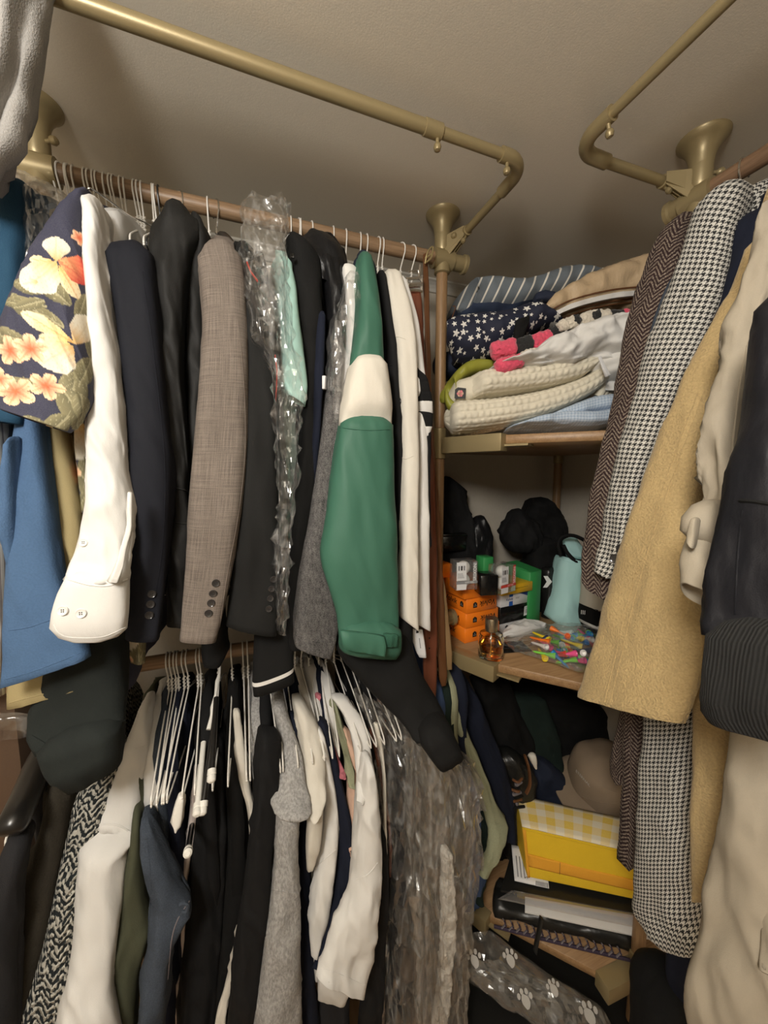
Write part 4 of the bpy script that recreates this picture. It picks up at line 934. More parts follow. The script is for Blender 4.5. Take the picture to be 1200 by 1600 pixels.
lower('knit_sweater', 'dark brown ribbed sweater between the black hanger and chunky knit', 'sweater', 'brown_knit', [(82, 1222, 118, 1228), (62, 1305, 108, 1300), (38, 1362, 96, 1360), (27, 1440, 84, 1430), (22, 1520, 66, 1510), (16, 1600, 45, 1600), (10, 1700, 40, 1700)], .80, .70)
t, o = lower('chunky_cardigan', 'black and white chunky knit cardigan beside the ivory shirt', 'cardigan', 'chunky_knit', [(150, 1180, 200, 1180), (122, 1235, 190, 1230), (109, 1290, 165, 1290), (93, 1360, 142, 1360), (77, 1430, 132, 1430), (57, 1500, 126, 1500), (27, 1585, 118, 1585), (0, 1700, 110, 1700)], .84, .70, th=.05, wr=.006)
t, o = lower('ivory_shirt', 'ivory white shirt with shoulder seam in front of the olive and denim', 'shirt', 'white_cotton', [(218, 1112, 240, 1110), (198, 1160, 238, 1158), (170, 1225, 226, 1225), (145, 1275, 210, 1280), (131, 1302, 204, 1303), (121, 1380, 197, 1380), (114, 1450, 186, 1450), (105, 1520, 178, 1520), (94, 1590, 186, 1590), (80, 1700, 190, 1700)], .87, .66, th=.05, wr=.006, wf=(16, 16, 5), nseg=48, bx=-.20)
seam(o, o, [(136, 1298), (158, 1288), (185, 1290), (203, 1300)], .0016); seam(o, o, [(196, 1170), (218, 1168), (237, 1158)], .0008)
lower('olive_shirt', 'olive green shirt between the ivory shirt and the jeans', 'shirt', 'olive', [(208, 1270, 224, 1275), (201, 1330, 226, 1330), (195, 1390, 232, 1390), (188, 1430, 242, 1432), (184, 1465, 236, 1452), (184, 1530, 218, 1530), (190, 1700, 214, 1700)], .77, .72)
t, o = lower('denim_jacket', 'faded blue denim jacket with a turned cuff', 'jacket', 'denim', [(220, 1285, 242, 1283), (223, 1325, 256, 1318), (230, 1365, 276, 1358), (237, 1398, 299, 1394), (240, 1420, 300, 1412), (238, 1445, 286, 1440), (230, 1490, 268, 1480), (221, 1550, 262, 1550), (212, 1700, 246, 1700)], .75, .68, wr=.008)
seam(o, o, [(228, 1300), (236, 1380), (232, 1440)], .0008); seam(o, o, [(296, 1408), (278, 1436), (268, 1470), (262, 1530)], .0012, 'braid_grey')
c = MB().tube(path3([P(u, v, 'Y', .665) for u, v in ((280, 1414), (286, 1411), (293, 1414), (291, 1424), (283, 1424))], 5), .0028, 6); c.build('cuff_edge', 'denim', t, smooth=True)
lower('navy_trousers', 'deep navy garment behind the bare wire hangers', 'trousers', 'navy_cotton', [(258, 1110, 300, 1110), (258, 1200, 306, 1200), (260, 1300, 300, 1300), (264, 1400, 292, 1400), (258, 1480, 285, 1480), (246, 1700, 275, 1700)], .90, .80, part='leg')
lower('rose_trousers', 'sliver of pale rose cloth between navy and black trousers', 'trousers', 'pale_rose', [(308, 1160, 318, 1160), (300, 1230, 316, 1230), (292, 1300, 306, 1300), (285, 1360, 294, 1360), (283, 1400, 290, 1400), (282, 1520, 290, 1520), (275, 1570, 288, 1570), (274, 1700, 286, 1700)], .84, .77, part='leg', th=.012, nobody=True)
lower('black_trousers', 'black trousers right of the denim jacket cuff', 'trousers', 'soft_black', [(312, 1150, 350, 1150), (304, 1250, 354, 1250), (300, 1320, 355, 1320), (294, 1420, 350, 1420), (284, 1520, 342, 1520), (278, 1620, 334, 1620), (276, 1720, 330, 1720)], .86, .74, part='leg', fold=(.004, 7))
lower('black_trousers', 'second pair of black trousers left of the cream piping', 'trousers', 'black_cotton', [(350, 1110, 372, 1110), (352, 1200, 386, 1200), (354, 1280, 390, 1280), (352, 1360, 384, 1360), (346, 1450, 376, 1450), (336, 1560, 360, 1560), (330, 1720, 352, 1720)], .88, .745, part='leg')
lower('piped_shirt', 'narrow cream edge of a shirt running down between black garments', 'shirt', 'offwhite', [(364, 1112, 375, 1112), (368, 1165, 382, 1165), (378, 1225, 390, 1225), (388, 1262, 397, 1262), (391, 1300, 397, 1300), (388, 1350, 393, 1350), (377, 1420, 384, 1420), (362, 1500, 371, 1500), (345, 1560, 358, 1560), (336, 1600, 352, 1600), (330, 1700, 346, 1700)], .80, .70, th=.010, wr=.002, nobody=True)
t, o = lower('black_sweatshirt', 'black sweatshirt with a rolled sleeve end left of the grey sweatshirt', 'sweatshirt', 'soft_black', [(404, 1150, 436, 1152), (402, 1185, 438, 1185), (402, 1225, 436, 1228), (396, 1270, 430, 1275), (386, 1340, 424, 1345), (374, 1430, 418, 1435), (362, 1530, 406, 1530), (350, 1640, 396, 1640), (345, 1720, 392, 1720)], .74, .69)
seam(o, o, [(403, 1158), (420, 1162), (437, 1158)], .001)
t, o = lower('grey_sweatshirt', 'light grey marled sweatshirt in the middle of the lower rod', 'sweatshirt', 'grey_sweat', [(430, 1255, 466, 1262), (429, 1300, 464, 1300), (427, 1350, 463, 1350), (423, 1395, 467, 1396), (414, 1450, 469, 1450), (404, 1530, 471, 1530), (392, 1620, 472, 1620), (385, 1720, 472, 1720)], .715, .68, th=.04, part='body_side', bx=.005)
loft('sleeve', Z([(424, 1098, 444, 1092), (434, 1145, 460, 1146), (436, 1180, 468, 1182), (433, 1215, 471, 1222), (434, 1244, 470, 1252), (445, 1266, 467, 1276)], .80, .67), 'grey_sweat', t, th=.03, wr=.005, bot='closed')
seam(o, o, [(424, 1389), (445, 1393), (466, 1396)], .0014)
lower('navy_tee', 'navy strip of shirt between grey sweatshirt and beige knit', 'shirt', 'navy_cotton', [(452, 1120, 462, 1120), (466, 1190, 478, 1190), (468, 1290, 482, 1290), (470, 1400, 484, 1400), (471, 1500, 490, 1500), (474, 1620, 498, 1620), (474, 1720, 500, 1720)], .80, .71, th=.02)
t, o = lower('beige_knit', 'beige soft knit top with folded sleeve next to the ivory tee', 'top', 'offwhite', [(458, 1098, 476, 1096), (466, 1130, 494, 1125), (472, 1175, 505, 1170), (473, 1215, 506, 1212), (478, 1245, 502, 1240), (482, 1268, 496, 1264)], .80, .68, th=.03, wr=.006, bot='closed')
loft('lower_sleeve', Z([(482, 1262, 504, 1252), (479, 1300, 502, 1300), (478, 1335, 496, 1335), (480, 1358, 490, 1354)], .70, .70), 'offwhite', t, th=.02)
t, o = lower('ivory_tee', 'ivory tee shirt with draped side between two navy shirts', 'shirt', 'white_cotton', [(494, 1140, 504, 1144), (502, 1190, 516, 1190), (506, 1240, 524, 1240), (504, 1290, 527, 1290), (496, 1345, 525, 1335), (488, 1400, 518, 1395), (483, 1445, 508, 1450), (486, 1492, 495, 1492)], .76, .69, th=.02)
seam(o, o, [(490, 1358), (508, 1342), (524, 1328)], .0012)
loft('front_panel', Z([(484, 1400, 500, 1400), (486, 1460, 500, 1460), (490, 1500, 500, 1500), (492, 1530, 498, 1530)], .72, .72), 'white_cotton', t, th=.012)
t, o = lower('navy_shirt', 'dark navy shirt sweeping between the ivory tee and the white tee', 'shirt', 'navy_cotton', [(500, 1130, 516, 1136), (510, 1190, 528, 1190), (522, 1240, 538, 1240), (528, 1290, 547, 1285), (528, 1340, 550, 1335), (520, 1400, 548, 1395), (506, 1450, 538, 1445), (494, 1495, 520, 1495), (488, 1512, 502, 1518)], .77, .675, th=.02)
lower('pink_shirt', 'thin coral pink edge of a shirt among the wire hangers', 'shirt', 'pink', [(494, 1085, 500, 1085), (504, 1130, 512, 1130), (516, 1175, 526, 1175), (528, 1205, 538, 1207), (536, 1217, 540, 1218)], .84, .72, th=.006, wr=.001, nobody=True)
lower('sage_shirt', 'thin sage green edge of a shirt beside the pink one', 'shirt', 'sage', [(516, 1095, 524, 1095), (528, 1145, 537, 1145), (540, 1195, 550, 1195), (546, 1230, 553, 1232)], .82, .72, th=.006, wr=.001, nobody=True)
lower('peach_shirt', 'small piece of peach fabric beside the white tee collar', 'shirt', 'peach', [(530, 1135, 546, 1142), (538, 1170, 552, 1172), (544, 1210, 558, 1215), (545, 1260, 560, 1262), (548, 1310, 556, 1312), (550, 1330, 554, 1330)], .80, .70, th=.014, nobody=True)
t, o = lower('white_tee', 'white tee shirt with a wide hanging sleeve in the lower middle', 'shirt', 'white_cotton', [(564, 1195, 580, 1188), (560, 1250, 589, 1245), (555, 1310, 593, 1312), (551, 1370, 591, 1372), (540, 1410, 588, 1412), (524, 1450, 585, 1455), (508, 1490, 579, 1500), (497, 1515, 573, 1532), (494, 1526, 568, 1558)], .70, .63, th=.035, wr=.006, nseg=52, res=.008, bx=.165, tx=.02)
loft('collar_fold', Z([(519, 1090, 540, 1088), (538, 1120, 562, 1118), (550, 1155, 574, 1150), (556, 1190, 579, 1190), (560, 1225, 574, 1225), (560, 1252, 566, 1258)], .80, .665), 'white_cotton', t, th=.014)
loft('under_layer', Z([(498, 1500, 560, 1520), (496, 1540, 548, 1545), (496, 1562, 540, 1566)], .70, .70), 'white_cotton', t, th=.012)
seam(o, o, [(500, 1512), (530, 1522), (570, 1540)], .0008); seam(o, o, [(556, 1374), (575, 1366), (590, 1348)], .0012)
lower('black_shirt', 'black garment between the white tee and the plastic covered clothes', 'shirt', 'soft_black', [(588, 1300, 600, 1300), (586, 1370, 604, 1370), (582, 1440, 603, 1440), (574, 1520, 598, 1520), (562, 1600, 594, 1600), (556, 1720, 592, 1720)], .72, .70, th=.025)
lower('dark_skirt', 'dark cloth below the white tee hem at the bottom edge', 'skirt', 'dark_grey', [(498, 1540, 548, 1545), (496, 1600, 545, 1600), (496, 1720, 545, 1720)], .75, .74, th=.02, part='panel', nobody=True)
# trouser hangers with white tips
for k, (a, b, tip, col, lab) in enumerate((((338, 1090), (331, 1205), True, 'black_plastic', 'black trouser hanger bar with a white tip standing highest'), ((336, 1120), (318, 1255), True, 'black_plastic', 'black trouser hanger bar with a white tip in the middle'), ((318, 1160), (309, 1258), True, 'white_plastic', 'white trouser hanger bar with a white tip among the wires'), ((300, 1290), (294, 1328), True, 'black_plastic', 'black trouser hanger bar with a white tip hanging lowest'))):
    t = thing('trouser_hanger', lab, 'hanger')
    A = P(*a, 'Y', .80); B = P(*b, 'Y', .685)
    MB().tube([A, B], .0052, 10).build('bar', col, t, smooth=True)
    d = (B-A).normalized(); MB().lathe(B-d*.004, [(.004, 0), (.0072, .001), (.0076, .009), (.0066, .010), (.0074, .012), (.0074, .019), (.004, .022)], 14, d).build('tip', 'white_plastic', t, smooth=True)
t = thing('trouser_hanger', 'notched white plastic hanger neck hooked on the lower rod', 'hanger')
q = [P(u, v, 'Y', y) for u, v, y in ((344, 1035, .905), (343, 1052, .89), (340, 1064, .87), (337, 1085, .85), (333, 1105, .83), (331, 1118, .82), (326, 1140, .80))]
MB().tube(q, [.002, .0026, .0050, .0030, .0056, .0036, .0050], 10).build('notched_neck', 'white_plastic', t, smooth=True)
MB().tube([P(343, 1040, 'Y', .90), P(345, 1032, 'Y', .905), P(344, 1022, 'Y', .91)], .0018, 8).build('hook_wire', 'chrome', t)
t = thing('clip_hanger', 'pale plastic hanger end between the wire hangers and navy garment', 'hanger')
loft('arm_end', Z([(278, 1243, 288, 1242), (272, 1262, 287, 1262), (268, 1285, 283, 1288), (272, 1296, 276, 1297)], .72, .71), 'white_plastic', t, th=.008, wr=0, bot='closed')
# garments in plastic, lower right of the rod
t, o = lower('covered_dress', 'dark dress inside the clear cover right of the white tee', 'dress', 'dark_grey', [(560, 1095, 585, 1090), (585, 1160, 630, 1150), (600, 1230, 650, 1220), (606, 1320, 650, 1320), (606, 1420, 655, 1420), (604, 1520, 655, 1520), (596, 1720, 650, 1720)], .84, .74, part='skirt', th=.03, bx=.26, fold=(.004, 6))
loft('red_trim', Z([(578, 1140, 583, 1140), (590, 1200, 596, 1200), (606, 1300, 611, 1300), (608, 1370, 611, 1370)], .775, .725), 'leather_red', t, th=.004, wr=.002)
loft('cream_trim', Z([(584, 1130, 590, 1130), (597, 1200, 601, 1200), (600, 1300, 604, 1300), (602, 1400, 606, 1400)], .75, .70), 'offwhite', t, th=.004, wr=.002)
t, o = lower('fur_trimmed_coat', 'brownish grey coat with white fur trim inside a clear cover', 'coat', 'coat_taupe', [(600, 1110, 640, 1105), (640, 1180, 700, 1180), (660, 1240, 732, 1240), (660, 1320, 728, 1320), (662, 1420, 722, 1420), (664, 1520, 714, 1520), (660, 1720, 704, 1720)], .82, .70, part='coat_side', th=.03, bx=.34)
loft('fur_trim', Z([(692, 1330, 704, 1330), (689, 1390, 708, 1390), (690, 1440, 710, 1440), (688, 1490, 707, 1490), (684, 1540, 702, 1540), (678, 1600, 698, 1600), (672, 1700, 692, 1700)], .672, .672), 'fur', t, th=.014, wr=.003, wf=(90, 90, 90), crumple=.006, res=.004, nseg=40)
t = thing('garment_cover', 'clear plastic cover with glossy creases over the dark dress', 'plastic cover')
loft('film', Z([(563, 1075, 590, 1068), (575, 1130, 640, 1115), (590, 1200, 676, 1180), (596, 1280, 700, 1270), (600, 1390, 690, 1390), (602, 1500, 680, 1500), (588, 1720, 676, 1720)], .80, .69), 'plastic_hazy', t, th=.05, wr=.008, wf=(20, 20, 4), fold=(.006, 11), cr=.014, cf=(30, 30, 7), crumple=.012, res=.018, nseg=70, bot='none', top='none', flat=True)
t = thing('garment_cover', 'clear plastic cover around the fur trimmed coat beside the shelves', 'plastic cover')
loft('film', Z([(640, 1150, 690, 1150), (640, 1190, 738, 1196), (642, 1250, 743, 1240), (645, 1340, 741, 1340), (650, 1430, 729, 1430), (655, 1520, 721, 1520), (648, 1720, 713, 1720)], .70, .655), 'plastic_hazy', t, th=.045, wr=.008, wf=(20, 20, 4), fold=(.006, 11), cr=.014, cf=(30, 30, 7), crumple=.012, res=.018, nseg=70, bot='none', top='none', flat=True)
# garments right of the pole, end of the lower rod
lower('blue_jacket', 'dull blue jacket sliver right of the covered coat', 'jacket', 'blue_cotton', [(680, 1072, 696, 1064), (694, 1120, 714, 1115), (716, 1180, 734, 1185), (738, 1250, 756, 1250), (744, 1310, 766, 1310), (734, 1370, 756, 1366), (726, 1415, 748, 1410), (727, 1422, 740, 1424)], .86, .72, th=.022, bx=.455, tx=.012)
lower('green_jacket', 'very dark green jacket between blue and sage slivers', 'jacket', 'forest', [(690, 1070, 700, 1065), (710, 1130, 724, 1130), (732, 1190, 746, 1190), (745, 1250, 762, 1250), (748, 1310, 768, 1310), (740, 1380, 756, 1380), (742, 1410, 752, 1410)], .85, .735, th=.018, bx=.475, tx=.012)
lower('sage_jacket', 'pale sage green sleeve hanging below the middle shelf bracket', 'jacket', 'sage', [(684, 1050, 692, 1050), (698, 1100, 710, 1100), (716, 1150, 732, 1150), (736, 1205, 753, 1200), (750, 1250, 770, 1246), (762, 1285, 788, 1280), (766, 1305, 790, 1298), (758, 1340, 776, 1338), (748, 1366, 760, 1368)], .84, .70, th=.02, bx=.49, tx=.012, wr=.003)
lower('navy_blazer', 'dark navy blazer below the middle shelf right of the sage sleeve', 'jacket', 'navy_cotton', [(694, 1042, 716, 1040), (712, 1095, 745, 1090), (736, 1160, 772, 1155), (758, 1220, 794, 1220), (778, 1270, 802, 1270), (785, 1310, 800, 1310)], .92, .78, th=.03, bx=.52, tx=.016)
lower('black_coat', 'black coat behind the navy blazer under the middle shelf', 'coat', 'black_cotton', [(735, 1060, 790, 1060), (760, 1130, 820, 1130), (775, 1200, 830, 1190), (780, 1270, 815, 1260), (770, 1340, 810, 1340), (760, 1420, 806, 1420)], 1.0, .86, th=.04, nobody=True)
# ------------------------------------------------------------------ top shelf: soft goods (sections run left to right, bottom point then top point)
def C7(rows, d0, d1):       # helper for sections measured in a 3x enlargement whose corner is at (670, 400)
    n = len(rows); return [(670+r[0]/3, 400+r[1]/3, 670+r[2]/3, 400+r[3]/3, d0+(d1-d0)*i/(n-1), *(r[4:])) for i, r in enumerate(rows)]
def quilt(pu, pv, amp):
    """stitched channels along the length with puckers across them"""
    def f(u, v):
        a = abs(sin(pi*u/pu))**.45; k = math.floor(u/pu)
        b = sin(2*pi*v/pv+2.2*noise.noise(Vector((u*60, v*35, k*3.1)))+k*1.7); d = noise.noise(Vector((u*110, v*110, 0)))
        return amp*(a-.7)+amp*.42*a*b+amp*.35*d
    return f
q = quilt(.019, .016, .0042)
t = thing('quilted_blanket', 'thick cream quilted blanket folded over on the top shelf', 'blanket')
loft('folded_layers', C7([(92, 812, 94, 718, .025), (120, 834, 118, 702), (200, 828, 200, 694), (320, 812, 320, 682), (450, 785, 450, 662), (580, 742, 575, 632), (690, 690, 676, 594), (772, 632, 734, 560), (812, 575, 740, 540), (806, 512, 732, 530), (764, 486, 712, 548), (690, 500, 672, 600), (560, 528, 560, 632), (430, 545, 430, 652), (320, 555, 320, 668), (225, 563, 225, 680), (180, 580, 180, 680, .03)], .985, .965), 'quilt_cream', t, mode='D', th=.075, wr=.003, cr=0, res=.0035, nseg=140, disp=q, bot='closed')
for k in range(5):
    MB().tube(path3([P(670+(790+k*22)/3, 400+(660-k*4)/3, 'D', .955+k*.006), P(670+(815+k*20)/3, 400+(620-k*6)/3, 'D', .95+k*.006), P(670+(828+k*16)/3, 400+(565+k*2)/3, 'D', .955+k*.006), P(670+(815+k*14)/3, 400+(530+k*4)/3, 'D', .97+k*.006)], 6), .011, 10).build('side_pleat', 'quilt_cream', t, smooth=True)
t = thing('quilt', 'pale blue checked quilt folded beneath the cream blanket', 'quilt')
loft('lower_fold', C7([(430, 812, 430, 796), (500, 816, 500, 768), (600, 818, 600, 752), (700, 824, 700, 752), (790, 812, 790, 742), (860, 790, 860, 715), (900, 770, 900, 690)], .975, .95), 'quilt_check', t, mode='D', th=.08, wr=.004, res=.006, nseg=90, disp=quilt(.024, .02, .003), bot='closed')
loft('rolled_fold', C7([(600, 765, 600, 735), (680, 760, 680, 700), (760, 745, 760, 672), (840, 735, 840, 660), (900, 720, 905, 655)], .955, .935), 'quilt_check', t, mode='D', th=.05, wr=.004, res=.006, nseg=80, disp=quilt(.024, .02, .003), bot='closed')
t = thing('pillow_sham', 'olive green satin edged cover with a rose patch beside the wooden pole', 'pillow cover')
loft('satin_edge', C7([(90, 685, 90, 640, .012), (96, 680, 84, 600), (120, 620, 110, 560), (170, 580, 160, 520), (230, 565, 225, 505), (290, 560, 285, 525), (318, 558, 314, 548)], .985, 1.0), 'lime_satin', t, mode='D', th=.05, wr=.004, bot='closed', res=.006)
o = loft('padded_end', C7([(100, 690, 102, 635, .015), (105, 700, 110, 605), (150, 705, 150, 590), (200, 690, 200, 578), (240, 670, 240, 590)], .975, .98), 'quilt_cream', t, mode='D', th=.05, wr=.003, bot='closed')
loft('satin_rim', C7([(74, 680, 80, 620), (90, 715, 100, 672), (130, 725, 140, 700), (175, 715, 180, 698)], .962, .962), 'lime_satin', t, mode='D', th=.012, wr=.001, bot='closed')
c, n = hit(o, 719, 615)
if c:
    ex = n.cross(Vector((0, 0, 1))); ex = -ex if ex.dot(_R) < 0 else ex; ey = n.cross(ex); ey = -ey if ey.z < 0 else ey
    patch(o, 'rose_patch', 'black_ink', c+n*.001, ex, ey, [(-.014, -.012), (.013, -.013), (.014, .012), (-.006, .015), (-.013, .010)])
    for k in range(6):
        a = k*pi/3; patch(o, 'rose_petal', 'rose_ink' if k % 2 else 'peach', c+n*.0016+ex*(.0045*cos(a))+ey*(.0045*sin(a)), ex, ey, [(.004*cos(b*pi/4), .004*sin(b*pi/4)) for b in range(8)])
t = thing('white_sheet', 'crumpled white sheet with a small tag on top of the quilts', 'sheet')
loft('sheet', C7([(350, 548, 350, 536), (430, 545, 430, 505), (520, 540, 520, 440), (620, 540, 620, 395), (690, 520, 680, 365), (760, 500, 770, 340), (830, 530, 840, 326), (890, 560, 905, 332), (925, 590, 935, 360), (920, 600, 940, 430)], .955, .93), 'white_cotton', t, mode='D', th=.10, wr=.012, wf=(26, 26, 26), crumple=.008, res=.006, nseg=110, bot='closed')
o = loft('care_tag', C7([(795, 475, 808, 470), (815, 530, 832, 524), (832, 565, 848, 560)], .865, .865), 'white_card', t, mode='D', th=.0012, wr=0, bot='closed', pw=5)
t = thing('plush_throw', 'fluffy pink, black and cream plush throw rolled on the top shelf', 'throw')
def fluff(name, pts, r, mat, d):
    pth = path3([P(670+a/3, 400+b/3, 'D', d) for a, b in pts], 8); n = len(pth)
    mb = MB().tube(pth, [r*(.35+.65*min(1, 4*i/n, 4*(n-1-i)/n+.15)) if False else r*(.5 if i in (0, n-1) else .85 if i in (1, n-2) else 1.) for i in range(n)], 22)
    for k, v in enumerate(mb.v):
        mb.v[k] = v+Vector((noise.noise(v*160), noise.noise(v*160+Vector((9, 0, 0))), noise.noise(v*160+Vector((0, 9, 0)))))*.0035+Vector((0, 0, noise.noise(v*40)))*.004
    return mb.build(name, mat, t, smooth=True)
fluff('pink_roll', [(292, 452), (340, 438), (410, 425)], .020, 'fluffy_pink', .900); fluff('black_roll', [(398, 428), (440, 415), (486, 405)], .0185, 'fluffy_black', .902); fluff('pink_roll', [(476, 410), (530, 390), (572, 372)], .018, 'fluffy_pink', .905)
fluff('pink_roll', [(312, 522), (380, 505), (440, 485)], .017, 'fluffy_pink', .895); fluff('cream_roll', [(428, 480), (470, 468), (510, 458)], .015, 'fluffy_white', .898); fluff('pink_roll', [(500, 455), (570, 425), (650, 385)], .015, 'fluffy_pink', .90)
fluff('black_roll', [(575, 355), (640, 352), (720, 340), (790, 325)], .016, 'fluffy_black', .915); fluff('cream_roll', [(605, 335), (650, 318), (700, 305)], .014, 'fluffy_white', .90); fluff('black_roll', [(684, 318), (692, 300), (700, 290)], .011, 'fluffy_black', .895)
fluff('cream_roll', [(705, 304), (760, 292), (800, 288), (850, 285)], .016, 'fluffy_white', .90); fluff('black_roll', [(765, 285), (785, 280), (800, 272)], .008, 'fluffy_black', .886); fluff('black_roll', [(838, 290), (870, 288), (908, 290)], .017, 'fluffy_black', .905); fluff('pink_roll', [(900, 288), (930, 290), (965, 295)], .018, 'fluffy_pink', .905)
t = thing('bag', 'beige nylon bag with a white zip band at the top right of the shelf', 'bag')
o = loft('shell', C7([(520, 345, 524, 300), (560, 345, 565, 235), (640, 325, 650, 178), (740, 300, 750, 128), (850, 275, 860, 88), (960, 265, 970, 65), (1060, 265, 1070, 62), (1100, 260, 1110, 90)], 1.00, .97), 'beige_nylon', t, mode='D', th=.10, wr=.006, wf=(30, 30, 30), res=.007, nseg=72, bot='closed')
def line(pts): return [(670+a/3, 400+b/3) for a, b in pts]
seam(o, o, line([(548, 300), (620, 255), (720, 218), (850, 188), (980, 172)]), .0085, 'white_cotton', 'zip_band', 6)
for off in (-28, 24, 40): seam(o, o, line([(550, 300+off), (620, 255+off), (720, 218+off), (850, 188+off), (985, 172+off)]), .0022, 'leather_brown', 'piping', 6)
t = thing('travel_pillow', 'grey and white striped cushion with navy underside on the top shelf', 'cushion')
loft('cushion', C7([(148, 255, 149, 215, .015), (158, 285, 155, 172), (190, 305, 200, 146), (270, 312, 280, 135), (350, 305, 360, 146), (420, 285, 430, 150), (490, 268, 490, 130), (560, 255, 555, 104), (630, 225, 630, 93), (690, 180, 695, 110), (715, 150, 718, 128)], .99, 1.02), 'stripe_cushion', t, mode='D', th=.085, wr=.006, wf=(20, 20, 20), res=.006, nseg=72, pw=2.1, bot='closed')
MB().tube(path3([P(670+a/3, 400+b/3, 'D', .915) for a, b in ((545, 170), (530, 200), (522, 240), (525, 285), (515, 300))], 5), .005, 10).build('drawstring', 'dark_grey', t, smooth=True)
loft('bow', C7([(500, 215, 505, 180), (535, 215, 540, 165), (575, 215, 580, 180)], .918, .918), 'navy_dark', t, mode='D', th=.012, bot='closed', wr=.003)
MB().tube(path3([P(670+a/3, 400+b/3, 'D', .985) for a, b in ((112, 235), (125, 240), (112, 280), (104, 310))], 5), .0012, 6).build('cord', 'leather_brown', t)
t = thing('star_cushion', 'navy cushion printed with white stars beside the wooden pole', 'cushion')
loft('cushion', C7([(100, 430, 100, 385, .015), (108, 470, 98, 335), (130, 500, 140, 308), (190, 515, 195, 296), (260, 505, 262, 296), (340, 460, 345, 280), (420, 420, 425, 265), (490, 385, 495, 268), (530, 365, 532, 300)], .995, .985), 'star_print', t, mode='D', th=.085, wr=.005, wf=(20, 20, 20), res=.006, nseg=72, pw=2.1, bot='closed')
loft('ribbon', C7([(398, 420, 412, 300), (430, 400, 440, 290), (460, 330, 465, 280)], .895, .905), 'black_cotton', t, mode='D', th=.006, bot='closed')
t = thing('folded_cloth', 'dark blue cloth tucked behind the star cushion', 'cloth')
loft('folds', C7([(60, 575, 60, 470), (110, 575, 110, 465), (160, 570, 165, 480), (185, 560, 190, 520)], 1.10, 1.08), 'navy_dark', t, mode='D', th=.05, bot='closed')

# ------------------------------------------------------------------ middle shelf
ZM = SH[1]
def fbox(t, A, w, dp, h, ang, mat, name='carton', bev=.0012):
    """box with its front-left-bottom corner at A, front edge turned ang degrees from +x"""
    a = radians(ang); ex = Vector((cos(a), sin(a), 0)); ey = Vector((-sin(a), cos(a), 0)); up = Vector((0, 0, 1)); A = Vector(A)
    b = [A, A+ex*w, A+ex*w+ey*dp, A+ey*dp]
    o = MB().hexa(b, [p+up*h for p in b]).build(name, mat, t, bevel=bev, seg=1)
    return A, ex, ey, up
def width_to(A, ang, u1):
    a = radians(ang); lo, hi = 0., .5
    for _ in range(40):
        m = (lo+hi)/2; q = J(Vector(A)+Vector((cos(a), sin(a), 0))*m)
        if q[0] < u1: lo = m
        else: hi = m
    return lo
def badge(par, org, ex, up, s=.006, flip=1):
    patch(par, 'badge', 'black_ink', org, ex, up, [(-s, -s*1.15*flip), (s, -s*1.15*flip), (s, s*.6*flip), (s*.45, s*.95*flip), (0, s*1.25*flip), (-s*.45, s*.95*flip), (-s, s*.6*flip)][::flip])
    text_on(par, 'x', 'white_ink', Vector(org)+ex.cross(up)*.0004+up*s*.25, ex, up, s*.8, 'badge_mark')
    patch(par, 'badge_mark', 'grey_ink', Vector(org)+ex.cross(up)*.0004-up*s*.45, ex, up, [(-s*.7, -s*.14), (s*.7, -s*.14), (s*.7, s*.14), (-s*.7, s*.14)])
AN = 6.
A0 = P(726, 1006, 'Z', ZM); bh = .0455
labs = ('bottom orange golf ball box of the stack behind the perfume bottle', 'orange golf ball box second from the bottom of the stack', 'orange golf ball box third from the bottom of the stack')
for k in range(3):
    t = thing('golf_ball_box', labs[k], 'box', 'orange golf ball boxes')
    A = A0+Vector((0, -.003*k, bh*k)); w_ = width_to(A, AN, 780-2*k)
    A, ex, ey, up = fbox(t, A, w_, .135, bh-.0008, AN, 'orange_card')
    badge(t, A+ex*w_*.27+up*bh*.5, ex, up, .0072)
    if k: text_on(t, 'Volvik', 'black_ink', A+ex*w_*.69+up*bh*.52, ex, up, .0235, shear=.2, flip=True, bold=.012)
    yl = -ey; lf = A+ey*.0   # left face seen from -ex
    for d, tx, fl in (((.055, 'Volvik', k == 1), (.02, None, 0)) if k == 1 else ((.075, 'Volvik', False), (.022, None, 1))):
        pos = A+ey*d+up*bh*.52
        if tx: text_on(t, tx, 'black_ink', pos, yl, up, .0235, shear=.2, flip=fl, bold=.012)
        elif k == 2: badge(t, pos, yl, up, .0072, 1)
    if k == 1: badge(t, A+ey*.105+up*bh*.5, yl, up, .0072)
t = thing('golf_ball_box', 'shrink wrapped plain orange box on top of the orange stack', 'box', 'orange golf ball boxes')
A = A0+Vector((-.012, -.012, bh*3)); w_ = width_to(A, AN, 772); A, ex, ey, up = fbox(t, A, w_, .125, .043, AN, 'orange_card')
z_top1 = A.z+.043
MB().add([A-ex*.0006+ey*.004+up*.004, A-ex*.0006+ey*.075+up*.018, A-ex*.0006+ey*.012+up*.030], [(0, 1, 2)]).build('wrap_fold', 'orange_card', t)
t = thing('golf_ball_box', 'small plain orange box at the back above the wrapped box', 'box', 'orange golf ball boxes')
B = A+ey*.085-ex*.030; fbox(t, Vector((B.x, B.y, z_top1+.0004)), .05, .07, .040, AN, 'orange_card')
